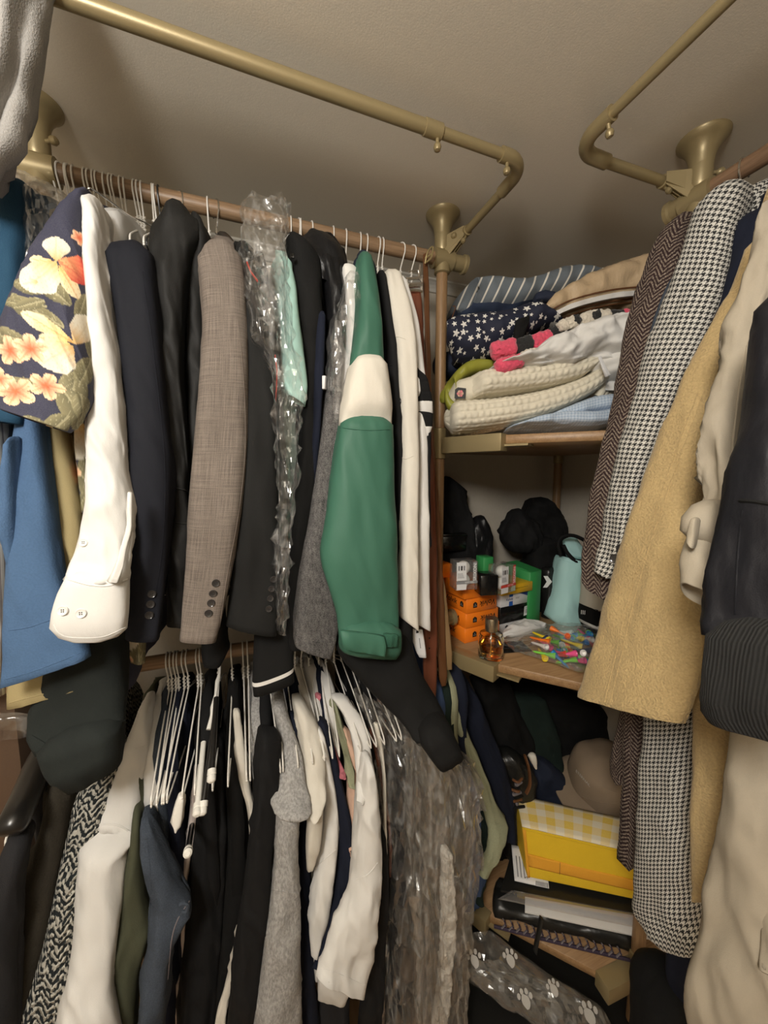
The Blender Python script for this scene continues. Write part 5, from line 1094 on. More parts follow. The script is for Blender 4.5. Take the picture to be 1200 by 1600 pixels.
# grey, black, white, yellow stack
G0 = P(781, 993, 'Z', ZM)
t = thing('golf_ball_box', 'grey lettered golf ball box at the bottom under the black box', 'box'); w_ = width_to(G0, AN, 836)
A, ex, ey, up = fbox(t, G0, w_, .12, .034, AN, 'grey_card'); badge(t, A+ex*w_*.18+up*.02, ex, up, .007)
text_on(t, 'VISION', 'black_ink', A+ex*w_*.62+up*.026, ex, up, .013, shear=.2, flip=True, bold=.015); text_on(t, 'Volvik', 'black_ink', A+ex*w_*.6+up*.012, ex, up, .014, shear=.2, flip=True, bold=.01)
patch(t, 'black_corner', 'black_card', A+ex*w_*.80+up*.017, ex, up, [(-.004, -.0165), (w_*.2, -.0165), (w_*.2, .0165), (-.012, .0165)], .0004)
t = thing('golf_ball_box', 'glossy black box with white barcode sticker beside the orange boxes', 'box'); Bk = G0+up*.0344-ex*.002; w_ = width_to(Bk, AN, 838)
A, ex, ey, up = fbox(t, Bk, w_, .12, .052, AN, 'black_card')
sc = A+ex*w_*.75+up*.027; patch(t, 'sticker', 'white_card', sc, ex, up+ex*.06, [(-.0165, -.016), (.0165, -.013), (.0165, .017), (-.0165, .014)])
for k in range(11): patch(t, 'barcode_line', 'grey_ink', sc+ex.cross(up)*.0005-ex*.003+up*(-.008+k*.0013), ex, up, [(-.010, -.0003), (.008, -.0003), (.008, .0003), (-.010, .0003)])
for k in range(3): patch(t, 'print_line', 'grey_ink', sc+ex.cross(up)*.0005-ex*.003+up*(.008+k*.002), ex, up, [(-.010, -.0004), (.006+.002*k, -.0004), (.006+.002*k, .0004), (-.010, .0004)])
text_on(t, '3-0-0', 'black_ink', sc+ex.cross(up)*.0005+ex*.0125, up, -ex, .0062, 'sticker_print')
t = thing('golf_ball_box', 'white golf ball box with blue stripe under the yellow box', 'box'); Wk = Bk+up*.0524+ex*.001; w_ = width_to(Wk, AN, 825)
A, ex, ey, up = fbox(t, Wk, w_, .12, .041, AN, 'white_card')
patch(t, 'blue_stripe', 'blue_ink', A+ex*w_*.36+up*.0205, ex, up, [(-.0075, -.0204), (.0075, -.0204), (.0075, -.006), (-.0075, -.006)]); patch(t, 'blue_stripe', 'blue_ink', A+ex*w_*.36+up*.0205, ex, up, [(-.0075, .008), (.0075, .008), (.0075, .0204), (-.0075, .0204)])
patch(t, 'blue_corner', 'navy_ink', A+ex*w_+up*.041, ex, up, [(-w_*.45, -.0005), (-.0005, -.019), (-.0005, -.0005)])
text_on(t, 'Volvik', 'navy_ink', A+ex*w_*.30+up*.0215, ex, up, .0115, shear=.15, bold=.02)
for k in range(2): patch(t, 'print_line', 'grey_ink', A+ex*w_*.60+up*(.0235-k*.003), ex, up, [(-.008, -.0006), (.008-.002*k, -.0006), (.008-.002*k, .0006), (-.008, .0006)])
t = thing('flat_carton', 'flat yellow box lying on the white golf ball box', 'box'); Yk = Wk+up*.0414-ex*.008-ey*.012; w_ = width_to(Yk, AN, 832)
A, ex, ey, up = fbox(t, Yk, w_, .12, .029, AN, 'yellow_card'); zy = A.z+.029
patch(t, 'crease', 'black_ink', A+ex*w_*.6+up*.016, ex, up, [(-.028, -.0005), (.030, .0012), (.030, .0018), (-.028, .0002)])
# clear ball packs and small boxes
def ballpack(label, A, w, h, dp, inkmat, ang):
    t = thing('golf_ball_pack', label, 'box'); A, ex, ey, up = fbox(t, A, w, dp, h, ang, 'acrylic', 'clear_case', .0008); f = A-ey*.0004
    patch(t, 'white_label', 'white_card', f+ex*w*.26+up*h*.64, ex, up, [(-w*.24, -h*.30), (w*.22, -h*.30), (w*.20, h*.34), (-w*.24, h*.34)])
    patch(t, 'colour_band', inkmat, f+ex*w*.5+up*h*.27, ex, up, [(-w*.49, -h*.05), (w*.49, -h*.05), (w*.49, h*.05), (-w*.49, h*.05)])
    patch(t, 'colour_band', inkmat, f+ex*w*.86+up*h*.62, ex, up, [(-w*.08, -h*.34), (w*.08, -h*.34), (w*.08, h*.36), (-w*.08, h*.36)])
    text_on(t, 'SRIXON', 'white_ink', f+ex*w*.86+up*h*.62+ex.cross(up)*.0006, up, -ex, h*.17, bold=.01)
    text_on(t, 'SOFT FEEL', 'white_ink', f+ex*w*.62+up*h*.27+ex.cross(up)*.0006, ex, up, h*.075)
    for k in range(4): patch(t, 'print_line', 'grey_ink', f+ex*w*.24+up*h*(.45+k*.045)+ex.cross(up)*.0006, ex, up, [(-w*.18, -h*.008), (w*(.12-.02*k), -h*.008), (w*(.12-.02*k), h*.008), (-w*.18, h*.008)])
    for k in range(3): patch(t, 'print_block', 'black_ink' if k == 1 else 'grey_ink', f+ex*w*(.12+.12*k)+up*h*.78+ex.cross(up)*.0006, ex, up, [(-w*.035, -h*.08), (w*.035, -h*.08), (w*.035, h*.08), (-w*.035, h*.08)])
    patch(t, 'white_label', 'white_card', f+ex*w*.25+up*h*.115, ex, up, [(-w*.22, -h*.10), (w*.22, -h*.10), (w*.24, h*.10), (-w*.22, h*.10)])
    for k in range(2):
        c = A+ex*w*.5+ey*dp*.5+up*(h*(.27+.46*k)); r = min(w, dp, h/2)*.46
        MB().lathe(c, [(max(.001, r*sin(pi*i/10)), -r*cos(pi*i/10)) for i in range(11)], 20).build('golf_ball', 'white_plastic', t, smooth=True)
    return t
q = P(713, 889, 'D', .985); q.z = z_top1+.0004
ballpack('clear golf ball pack with grey lettering on the wrapped orange box', q, .062, .078, .045, 'grey_ink', -8)
Rk = P(783, 897, 'D', 1.02); Rk.z = zy+.0004
ballpack('clear golf ball pack with red cross band on the yellow box', Rk, .066, .078, .045, 'red_ink', 14)
t = thing('gift_box', 'small plain black box between the two clear ball packs', 'box'); q = P(752, 890, 'D', 1.01); q.z = z_top1-.008; fbox(t, Vector((q.x, q.y, zy+.0004)), .050, .05, .056, -12, 'black_card')
t = thing('tea_box', 'dark green box behind the small black box', 'box'); q = P(756, 870, 'D', 1.10); fbox(t, Vector((q.x, q.y, zy+.0004)), .035, .04, .085, 0, 'green_card')
t = thing('shoe_box', 'tall green carton with open lid edge right of the yellow box', 'box'); q = P(823, 990, 'Z', ZM); q = P(825, 984, 'Z', ZM)
A, ex, ey, up = fbox(t, q, .052, .13, .185, 8, 'green_card'); MB().hexa([A+up*.186+ex*.001, A+up*.186+ex*.051, A+up*.186+ex*.051+ey*.10, A+up*.186+ex*.001+ey*.10], [A+up*.187+ex*.001, A+up*.187+ex*.051, A+up*.197+ex*.051+ey*.10, A+up*.197+ex*.001+ey*.10]).build('lid_flap', 'green_card', t)
# perfume bottle
t = thing('perfume_bottle', 'round glass perfume bottle with amber liquid and silver gold cap', 'bottle')
c = P(770, 1029, 'Z', ZM)+Vector((.0, .01, 0)); r = .0335
MB().lathe(c, [(.004, .0005), (r*.92, .0005), (r, .004), (r, .052), (r*.98, .060), (r*.88, .066), (r*.50, .069), (.010, .071), (.010, .078), (.0085, .078), (.0085, .068), (r*.80, .062), (r*.90, .054), (r*.90, .012), (r*.8, .008), (.004, .0075)], 36).build('glass', 'bottle_glass', t, smooth=True)
MB().lathe(c, [(.004, .0078), (r*.79, .0083), (r*.895, .0125), (r*.895, .040), (.004, .040)], 36).build('liquid', 'perfume', t, smooth=True)
MB().lathe(c, [(.004, .074), (.0165, .074), (.0170, .076), (.0170, .106), (.0160, .109), (.004, .109)], 30).build('cap', 'silver_cap', t, smooth=True)
MB().tube([c+Vector((0, 0, .01)), c+Vector((0, 0, .07))], .0012, 6).build('dip_tube', 'white_plastic', t)
# bag of golf tees
t = thing('zip_bag', 'clear zip bag lying on the middle shelf full of coloured golf tees', 'bag')
zb = lambda u, v, z=ZM: P(u, v, 'Z', z)
rows = []
for (uf, vf, ub, vb, hgt) in ((786, 1004, 800, 990, .006), (800, 1018, 815, 986, .012), (820, 1028, 838, 984, .018), (845, 1036, 860, 983, .026), (868, 1044, 885, 985, .034), (890, 1054, 908, 988, .036), (905, 1060, 928, 992, .034), (925, 1050, 950, 1000, .022), (940, 1040, 960, 1010, .010)):
    a = zb(uf, vf); b = zb(ub, vb); rows.append((a+Vector((0, 0, hgt*.55)), b+Vector((0, 0, hgt*.55)), hgt*.55))
loft3('film', rows, 'zip_film', t, wr=.002, crumple=.003, res=.005, nseg=60, bot='closed', pw=2.2)
R = random.Random(3); cols = ['tee_green']*12+['tee_blue']*6+['tee_yellow']*6+['tee_red']*4+['tee_orange']*4+['tee_white']*6+['tee_pink']*6+['tee_navy']*3
R.shuffle(cols); tm = {}
for i, cn in enumerate(cols):
    if cn not in tm:
        mb = MB().lathe((0, 0, 0), [(.0008, -.036), (.0030, -.030), (.0036, -.004), (.0050, .002), (.0076, .013), (.0082, .018), (.0070, .018), (.0046, .008), (.0010, .006)], 14)
        o = mb.build('golf_tee', cn, None, smooth=True); tm[cn] = o.data
        if cn in ('tee_green', 'tee_red'):
            o.data.materials.append(M['tee_blue' if cn == 'tee_green' else 'tee_yellow'])
            for pl in o.data.polygons:
                if pl.center.z > .005 and sqrt(pl.center.x**2+pl.center.y**2) < .0060 and pl.normal.z > .2: pl.material_index = 1
    else:
        o = bpy.data.objects.new('golf_tee', tm[cn]); COL.objects.link(o)
    kn = cn[4:]; o['label'] = f'{kn} plastic golf tee inside the clear zip bag'; o['category'] = 'golf tee'; o['group'] = f'{kn} golf tees in the zip bag'
    u_ = R.uniform(845, 926); f_ = R.random(); vlo = 1000+(u_-852)*.02; vhi = 1036+(u_-852)*.22
    p = zb(u_, vlo+(vhi-vlo)*f_); o.location = p+Vector((0, 0,   .009+R.random()*.026))
    o.rotation_euler = (radians(80)+R.uniform(-.45, .35), R.uniform(-.3, .3), R.uniform(0, 2*pi) if R.random() < .3 else R.uniform(-1.0, .7))
t = thing('tissue', 'crumpled white tissue beside the perfume bottle', 'tissue')
loft3('paper', [(P(786, 1000, 'Z', ZM)+Vector((0, 0, .014)), P(792, 990, 'Z', ZM)+Vector((0, 0, .014)), .012), (P(800, 1000, 'Z', ZM)+Vector((0, 0, .02)), P(815, 985, 'Z', ZM)+Vector((0, 0, .02)), .018), (P(820, 996, 'Z', ZM)+Vector((0, 0, .02)), P(836, 983, 'Z', ZM)+Vector((0, 0, .02)), .016), (P(845, 990, 'Z', ZM)+Vector((0, 0, .012)), P(852, 984, 'Z', ZM)+Vector((0, 0, .012)), .010)], 'paper_white', t, wr=.004, crumple=.007, res=.004, nseg=40, bot='closed')
t = thing('card_sleeve', 'flat dark card lying behind the perfume bottle', 'card'); q = P(778, 1022, 'Z', ZM); fbox(t, q, .10, .06, .004, -12, 'black_card')
# mint pouch, striped bag
DM = Dz(880, 974, ZM)+.03; DT = Dz(935, 995, ZM)+.03
t = thing('cooler_pouch', 'mint green zip pouch with black handle on the middle shelf', 'bag')
o = loft('body', [(874, 868, 918, 880, DM), (869, 880, 916, 890, DM), (862, 920, 914, 930, DM), (856, 950, 912, 958, DM), (853, 962, 910, 972, DM), (862, 970, 905, 977, DM)], 'mint_canvas', t, mode='D', th=.050, wr=.004, wf=(20, 20, 14), nseg=52, bot='closed', top='open')
seam(o, o, [(900, 888), (896, 920), (890, 950)], .0007); seam(o, o, [(870, 873), (890, 878), (914, 884)], .001)
loft('lid', [(880, 845, 900, 840, DM+.05), (882, 858, 914, 862, DM+.04), (886, 868, 918, 872, DM+.03)], 'mint_canvas', t, mode='D', th=.012, bot='closed')
MB().tube(path3([P(u, v, 'D', DM-.03) for u, v in ((876, 868), (872, 850), (880, 838), (900, 838), (925, 852), (940, 866))], 6), .006, 10).build('handle', 'black_cotton', t, smooth=True)
MB().tube(path3([P(u, v, 'D', DM-.045) for u, v in ((880, 852), (888, 866), (905, 880), (930, 885))], 6), .0065, 10).build('handle', 'black_cotton', t, smooth=True)
t = thing('tote_bag', 'cream and black striped bag right of the mint pouch', 'bag')
tb = dict(mode='D', th=.045, wr=.002, nseg=44)
loft('cream_panel', [(920, 860, 975, 880, DT), (914, 895, 972, 915, DT), (909, 945, 968, 962, DT)], 'offwhite', t, bot='closed', **tb)
o = loft('black_panel', [(909, 944, 968, 961, DT), (908, 958, 966, 978, DT), (909, 968, 964, 990, DT)], 'black_cotton', t, bot='closed', **tb)
loft('white_stripe', [(909, 967, 964, 989, DT), (910, 972, 963, 994, DT)], 'white_cotton', t, bot='closed', res=.003, **tb)
loft('base_band', [(910, 971, 963, 993, DT), (913, 978, 960, 1000, DT)], 'black_cotton', t, bot='closed', **tb)
text_on(o, 'III', 'white_ink', P(911, 957, 'D', DT-.047), (.6, -.5, 0), (0, 0, 1), .018)
# black things at the back of the shelf
def lump(name, label, cat, mat, rows, d, th, part='body', parent=None, **k):
    t = parent or thing(name, label, cat); kk = dict(mode='D', th=th, wr=.008, wf=(18, 18, 18), nseg=44, bot='closed'); kk.update(k)
    loft(part, [(*r, d) for r in rows], mat, t, **kk); return t
lump('helmet_bag', 'black cloth bag slumped against the wooden pole at the back', 'bag', 'soft_black', [(690, 756, 708, 752), (688, 766, 722, 764), (686, 790, 726, 786), (684, 815, 734, 808), (684, 835, 742, 830), (684, 870, 742, 870)], 1.33, .05, cr=.012, crumple=.006)
lump('lace_pouch', 'black sequinned pouch at the back left of the middle shelf', 'bag', 'shiny_black', [(738, 816, 758, 812), (732, 824, 764, 820), (728, 840, 768, 838), (726, 880, 770, 880)], 1.33, .04, crumple=.007)
lump('baseball_cap', 'glossy black cap piled at the back of the middle shelf', 'cap', 'soft_black', [(796, 810, 820, 805), (787, 820, 832, 814), (784, 832, 838, 830), (782, 842, 840, 842), (786, 850, 838, 852)], 1.36, .06, crumple=.012, cr=.014)
lump('black_bag', 'large black bag in the back corner of the middle shelf', 'bag', 'black_cotton', [(824, 790, 858, 786), (818, 800, 872, 798), (816, 830, 880, 830), (818, 900, 880, 900)], 1.46, .06, cr=.016, crumple=.008)
lump('pouch', 'black pouch with pinkish edging behind the green carton', 'bag', 'black_cotton', [(822, 848, 868, 846), (822, 860, 872, 858), (826, 920, 870, 925), (832, 960, 864, 964)], 1.36, .04)
q = thing('arrow_bag', 'black bag with a white arrow mark between the green carton and mint pouch', 'bag')
lump('', '', '', 'leather_black', [(846, 890, 872, 890), (846, 930, 866, 930), (848, 964, 860, 964)], 1.28, .02, parent=q)
e1 = _R*1.; patch(q, 'arrow_mark', 'white_ink', P(856, 909, 'D', 1.25), e1, (0, 0, 1), [(-.016, -.020), (-.002, -.020), (.014, 0), (-.002, .020), (-.016, .020), (-.004, 0)])
t = thing('lunch_tin', 'dark lidded box behind the orange boxes', 'box'); q = P(692, 862, 'D', 1.24); fbox(t, q, .085, .06, .05, -6, 'black_card'); fbox(t, q+Vector((-.001, -.001, .0505)), .087, .062, .008, -6, 'black_card', 'lid')

# ------------------------------------------------------------------ lowest shelf
ZB = SH[2]
lump('dark_bag', 'big black bag filling the lowest shelf under the middle shelf', 'bag', 'black_cotton', [(800, 1075, 900, 1085), (780, 1100, 940, 1105), (790, 1160, 945, 1160), (800, 1230, 930, 1230), (800, 1300, 920, 1300)], 1.42, .08)
lump('dark_jacket', 'dark olive jacket hem hanging over the navy cloth on the lowest shelf', 'jacket', 'forest', [(795, 1090, 850, 1090), (800, 1150, 872, 1150), (812, 1180, 880, 1195), (835, 1185, 884, 1206)], 1.30, .03)
lump('navy_cloth', 'navy folded cloth behind the beige cap', 'cloth', 'navy_dark', [(800, 1185, 860, 1190), (805, 1225, 890, 1225), (830, 1255, 900, 1262), (835, 1300, 910, 1300)], 1.27, .05)
t = lump('leather_tote', 'black leather bag with brown trim left of the yellow bag', 'bag', 'leather_black', [(776, 1185, 806, 1175), (785, 1215, 832, 1205), (790, 1245, 836, 1235), (788, 1330, 822, 1330)], 1.17, .04)
MB().tube(path3([P(u, v, 'D', 1.12) for u, v in ((820, 1180), (826, 1200), (828, 1225), (822, 1240))], 5), .006, 8, flat=.6).build('trim', 'leather_brown', t, smooth=True)
loft('ruffle', [(826, 1180, 836, 1178, 1.13), (830, 1190, 838, 1190, 1.13), (834, 1198, 838, 1198, 1.13)], 'offwhite', t, mode='D', th=.01, bot='closed', wr=.003)
t = thing('silk_scarf', 'patterned brown and white scarf edge beside the yellow bag', 'scarf')
for k in range(9):
    MB().tube(path3([P(796+R.uniform(-3, 12), 1218+k*5, 'D', 1.10), P(806+R.uniform(-6, 6), 1222+k*5, 'D', 1.09), P(812+R.uniform(-4, 8), 1216+k*5.5, 'D', 1.10)], 4), .004, 8).build('fold', ('leather_brown', 'braid_grey', 'black_cotton')[k % 3], t, smooth=True)
# beige cap
t = thing('bucket_cap', 'beige cap with wide brim and pale lettering behind the yellow bag', 'hat')
cc = P(948, 1214, 'D', 1.22); axis = Vector((-.10, -.22, 1)).normalized(); rc = .108
def warp(mb, amp, f): mb.v = [v+(v-cc).normalized()*amp*noise.noise(v*f) for v in mb.v]; return mb
cr = warp(MB().lathe(cc, [(rc*1.02, -.035), (rc*1.04, -.02), (rc*1.0, .010), (rc*.96, .038), (rc*.86, .060), (rc*.62, .074), (rc*.3, .080), (.002, .080)], 48, axis), .010, 16).build('crown', 'beige_cap', t, smooth=True)
fw = (EYE-cc); fw = (Vector((fw.x, fw.y, 0)).normalized()*.8-_R*.6).normalized(); fw = (fw-axis*fw.dot(axis)).normalized(); sd = axis.cross(fw)
bm_ = MB(); nb = 28
for lay in (0, 1):
    for i in range(nb+1):
        a = pi*(-.62+1.24*i/nb); rr = rc*1.0; ext = .062*max(0, cos(a*.80))**.8
        for rad, dz in ((rr*.98, -.030), (rr+ext*.5, -.036), (rr+ext, -.046)):
            bm_.v.append(cc+(fw*cos(a)+sd*sin(a))*rad+axis*(dz-.004*lay))
for i in range(nb):
    for k in range(2):
        q = i*3+k; bm_.f.append((q, q+1, q+4, q+3)); o2 = (nb+1)*3; bm_.f.append((q+o2, q+3+o2, q+4+o2, q+1+o2))
    q = i*3+2; bm_.f.append((q, q+o2, q+3+o2, q+3))
bm_.build('brim', 'beige_cap', t, smooth=True)
c, n = hit(cr, 912, 1216)
if c:
    ex = Vector((n.y, -n.x, 0)).normalized(); ex = -ex if ex.dot(_R) < 0 else ex
    text_on(t, 'ETERNAL', 'offwhite', c+n*.004, ex-Vector((0, 0, .18)), Vector((0, 0, 1)), .013)
seam(cr, t, [(880, 1228), (905, 1243), (950, 1255), (1000, 1250)], .0012)
# yellow gingham bag
t = thing('gingham_bag', 'yellow felt bag with gingham checked top and orange strap', 'bag')
fb, fr2 = P(824, 1371, 'Z', .365), P(1000, 1408, 'Z', .365)
ft, ft2 = P(816, 1293, 'Z', .502), P(1006, 1337, 'Z', .502)
bt, bt2 = P(806, 1243, 'Z', .506), P(1020, 1290, 'Z', .506)
bb, bb2 = bt-Vector((0, 0, .14)), bt2-Vector((0, 0, .14))
front_n = (fr2-fb).cross(ft-fb).normalized()
MB().hexa([fb, fr2, bb2, bb], [ft, ft2, bt2, bt]).build('pouch', 'yellow_felt', t, bevel=.005, seg=3)
def sheet(name, a, b, c, d, mat, lift, par, nx=14, ny=8, bow=0., th=.002):
    nrm = (b-a).cross(d-a).normalized(); nrm = nrm if nrm.dot(EYE-a) > 0 else -nrm
    vs = []; uvs = []; fs = []; W_ = (b-a).length; H_ = (d-a).length
    for j in range(ny+1):
        for i in range(nx+1):
            x, y = i/nx, j/ny; p = a.lerp(b, x).lerp(d.lerp(c, x), y); vs.append(p+nrm*(lift+bow*sin(pi*y)*sin(pi*x)+.001*noise.noise(p*40)))
    k = len(vs)
    for v in list(vs): vs.append(v-nrm*th)
    for j in range(ny):
        for i in range(nx):
            q = j*(nx+1)+i; f = (q, q+1, q+nx+2, q+nx+1); fs.append(f); fs.append(tuple(k+z for z in f[::-1]))
            cc = [(i/nx*W_, j/ny*H_), ((i+1)/nx*W_, j/ny*H_), ((i+1)/nx*W_, (j+1)/ny*H_), (i/nx*W_, (j+1)/ny*H_)]; uvs += cc+cc[::-1]
    rim = [i for i in range(nx+1)]+[j*(nx+1)+nx for j in range(1, ny+1)]+[ny*(nx+1)+i for i in range(nx-1, -1, -1)]+[j*(nx+1) for j in range(ny-1, 0, -1)]
    for i in range(len(rim)):
        a_, b_ = rim[i], rim[(i+1) % len(rim)]; fs.append((a_, a_+k, b_+k, b_)); uvs += [(0, 0)]*4
    return obj(name, vs, fs, mat, par, uv=uvs)
sheet('gingham_top', ft, ft2, bt2, bt, 'gingham', .003, t, bow=.006)
lp = lambda s, h: fb.lerp(fr2, s).lerp(ft.lerp(ft2, s), h)
sheet('strap', lp(.02, .25), lp(1, .22), lp(1, .44), lp(.02, .50), 'orange_felt', .004, t, bow=.002)
sheet('strap_edge', lp(.30, .24), lp(.302, .24), lp(.312, .49), lp(.31, .49), 'leather_brown', .0065, t, 2, 4)
sheet('side_binding', lp(.0, .02), lp(.025, .02), lp(.03, .98), lp(.0, .98), 'orange_felt', .003, t, 2, 8)
sheet('top_binding', lp(.0, .97), lp(1, .97), lp(1, 1.02), lp(0, 1.02), 'yellow_felt', .003, t)
# white printed label card, folded white pack, black packs
t = thing('barcode_card', 'white card with barcode tucked left of the yellow bag', 'card')
a, b, c_, d = P(804, 1376, 'Z', .358), P(858, 1388, 'Z', .358), P(852, 1330, 'Z', .375), P(799, 1320, 'Z', .38)
sheet('card', a, b, c_, d, 'white_card', 0, t)
ex = (b-a).normalized(); ey = (d-a).normalized(); nn = ex.cross(ey); o_ = -1 if nn.dot(EYE-a) < 0 else 1
for k in range(9): sheet('barcode_line', a.lerp(b, .62+k*.04), a.lerp(b, .62+k*.04+.018), a.lerp(b, .64+k*.04+.018)+ey*.010, a.lerp(b, .64+k*.04)+ey*.010, 'black_ink', .0015, t, 1, 1, th=.0005)
for k in range(3): sheet('print_line', a.lerp(b, .10+k*.10)+ey*.010, a.lerp(b, .13+k*.10)+ey*.010, a.lerp(b, .13+k*.10)+ey*.060, a.lerp(b, .10+k*.10)+ey*.060, 'grey_ink', .0015, t, 1, 1, th=.0005)
text_on(t, '5', 'black_ink', a.lerp(b, .36)+ey*.012+nn*o_*.002, ey, -ex, .012, 'print_digit')
t = thing('garment_pack', 'clear packed white cloth under the yellow bag', 'packet')
w1, w2, w3, w4 = P(820, 1424, 'Z', .328), P(1016, 1466, 'Z', .328), P(1012, 1428, 'Z', .332), P(818, 1394, 'Z', .332)
MB().hexa([w1-Vector((0, 0, .006)), w2-Vector((0, 0, .006)), w3+Vector((.06, .06, -.01)), w4+Vector((.06, .06, -.01))], [w1, w2, w3+Vector((.06, .06, 0)), w4+Vector((.06, .06, 0))]).build('folded_cloth', 'paper_white', t, bevel=.002)
sheet('film', P(778, 1406, 'Z', .345), P(1020, 1456, 'Z', .345), P(1010, 1432, 'Z', .350), P(800, 1392, 'Z', .350), 'acrylic', .004, t, bow=.004, nx=30, ny=8)
t = thing('black_pack', 'flat dark packet sandwiched between the yellow bag and the white pack', 'packet')
w1, w2, w3, w4 = P(782, 1391, 'Z', .350), P(1008, 1430, 'Z', .350), P(1003, 1408, 'Z', .354), P(798, 1368, 'Z', .354)
MB().hexa([w1-Vector((0, 0, .008)), w2-Vector((0, 0, .008)), w3+Vector((.08, .08, -.008)), w4+Vector((.08, .08, -.008))], [w1, w2, w3+Vector((.08, .08, 0)), w4+Vector((.08, .08, 0))]).build('packet', 'leather_black', t, bevel=.003)
t = thing('clutch_bag', 'black leather clutch with laced braid edge at the front of the lowest shelf', 'bag')
ZF = ZB+.002
lb = [P(772, 1447, 'Z', ZF), P(985, 1500, 'Z', ZF)]
r3 = []
for s in (0., .04, .15, .35, .6, .85, .96, 1.):
    p = lb[0].lerp(lb[1], s); hh = .045*(.55 if s in (0., 1.) else .9 if s in (.04, .96) else 1.); back = Vector((.07, .07, 0))
    r3.append((p+Vector((.004, .004, .003)), p+back+Vector((0, 0, .003)), None))
loft3('clutch', [(a+Vector((0, 0, .025)), b+Vector((0, 0, .025)), .022) for a, b, _ in r3], 'leather_black', t, wr=.006, wf=(16, 16, 16), bot='closed', nseg=44)
MB().tube([lb[0]+Vector((-.002, -.002, .003)), lb[0].lerp(lb[1], .5)+Vector((-.003, -.003, .003)), lb[1]+Vector((-.002, -.002, .003))], .004, 8).build('edge_piping', 'woven_purple', t, smooth=True)
dl = (lb[1]-lb[0]).normalized()
for k in range(16):
    s = .06+k*.056; p = lb[0].lerp(lb[1], s)+Vector((-.004, -.004, .006))
    MB().tube([p, p+dl*.010+Vector((.003, .003, .010)), p+dl*.002+Vector((.006, .006, .020))], .0026, 6, flat=.5).build('lace', 'braid_grey', t, smooth=True)
    MB().tube([p+dl*.006+Vector((.004, .004, .018)), p+dl*.012+Vector((.001, .001, .006))], .0026, 6, flat=.5).build('lace', 'woven_purple', t, smooth=True)
MB().tube(path3([P(u, v, 'D', Dz(838, 1475, ZB)-.02) for u, v in ((846, 1434), (842, 1455), (838, 1475), (836, 1488))], 4), .007, 8, flat=.35).build('zip_pull', 'leather_black', t, smooth=True)
# clear paw print bag below the lowest shelf
t = thing('paw_print_bag', 'clear plastic bag with white paw prints below the lowest shelf', 'bag')
fo = loft('film', [(736, 1482, 780, 1478, .95), (726, 1498, 850, 1518, .94), (722, 1520, 920, 1562, .92), (765, 1556, 950, 1594, .90), (825, 1586, 968, 1640, .89), (860, 1640, 980, 1700, .88)], 'paw_film', t, mode='D', th=.04, wr=.006, crumple=.008, res=.011, nseg=56, bot='none', top='none', flat=True)
for (u, v, s, a) in ((742, 1503, 1., .3), (798, 1502, 1., -.2), (822, 1566, 1., .2), (866, 1548, .9, .5), (922, 1590, 1.2, 0.)):
    c, n = hit(fo, u, v)
    if c is None: continue
    n = (EYE-c).normalized(); ex = _R.copy(); ey = n.cross(ex); c = c+n*.004
    pts = [((.010*cos(b*pi/6))*s, (.011*sin(b*pi/6)+(.003 if 3 < b < 9 else 0))*s) for b in range(12)]
    patch(t, 'paw_print', 'paw_ink', c, ex, ey, pts)
    for k in range(4):
        b = pi*(.18+.213*k)+a*.3; patch(t, 'paw_print', 'paw_ink', c+ex*(.017*s*cos(b))+ey*(.017*s*sin(b)), ex, ey, [(.0042*s*cos(g*pi/4), .0052*s*sin(g*pi/4)) for g in range(8)])
t = thing('dark_suitcase', 'black soft luggage on the floor beneath the lowest shelf', 'luggage')
sb = MB().box((.42, .50, 0.), (1.12, 1.16, .10)).build('case', 'leather_black', t, bevel=.03, seg=4)
MB().tube(path3([(.60, .52, .105), (.66, .505, .125), (.74, .505, .125), (.80, .52, .105)], 5), .008, 10).build('handle', 'leather_black', t, smooth=True)
# ------------------------------------------------------------------ coats on the right-hand rod
RZ = RODZ+.004
CT = dict(mode='X', th=.04, wr=.004, wf=(12, 12, 6), nseg=60, pw=2.9)
def bodyR(t, y, mat, hem, xf=.70, seed=0, tx=.024, **k):
    return body(t, y, mat, hem, yf=xf, yb=1.09, rodz=RZ, tx=tx, axis='B', seed=seed, **k)
t = thing('tweed_coat', 'brown herringbone tweed coat nearest the corner shelves', 'coat')
loft('sleeve', Z([(1062, 352, 1086, 350), (1040, 374, 1084, 372), (1027, 405, 1080, 402), (1011, 442, 1072, 442), (996, 480, 1056, 480), (986, 527, 1042, 527), (977, 574, 1030, 574), (967, 621, 1020, 621), (958, 667, 1006, 667), (950, 722, 994, 722), (938, 765, 982, 765), (926, 815, 972, 815), (919, 865, 966, 867), (915, 908, 962, 928), (917, 916, 956, 939)], .79, .63), 'herringbone', t, **{**CT, 'wr': .006})
bodyR(t, .50, 'herringbone', .66, seed=2, xf=.735); loft('hem_corner', Z([(975, 1100, 1012, 1095), (966, 1150, 1012, 1150), (957, 1190, 1010, 1190), (956, 1212, 1008, 1212), (968, 1226, 1006, 1224)], .79, .77), 'herringbone', t, mode='X', th=.02)
t = thing('denim_shirt', 'sliver of faded denim between the tweed and check coats', 'shirt')
o = loft('sleeve', Z([(1062, 425, 1074, 425), (1048, 455, 1064, 452), (1034, 490, 1050, 484), (1022, 530, 1034, 525), (1012, 575, 1022, 570), (1004, 625, 1012, 622)], .74, .69), 'denim', t, mode='X', th=.02, bot='closed'); bodyR(t, .46, 'denim', 1.2, seed=5, xf=.76, tx=.012)
t = thing('houndstooth_coat', 'black and white houndstooth wool coat with buttons on the cuff', 'coat')
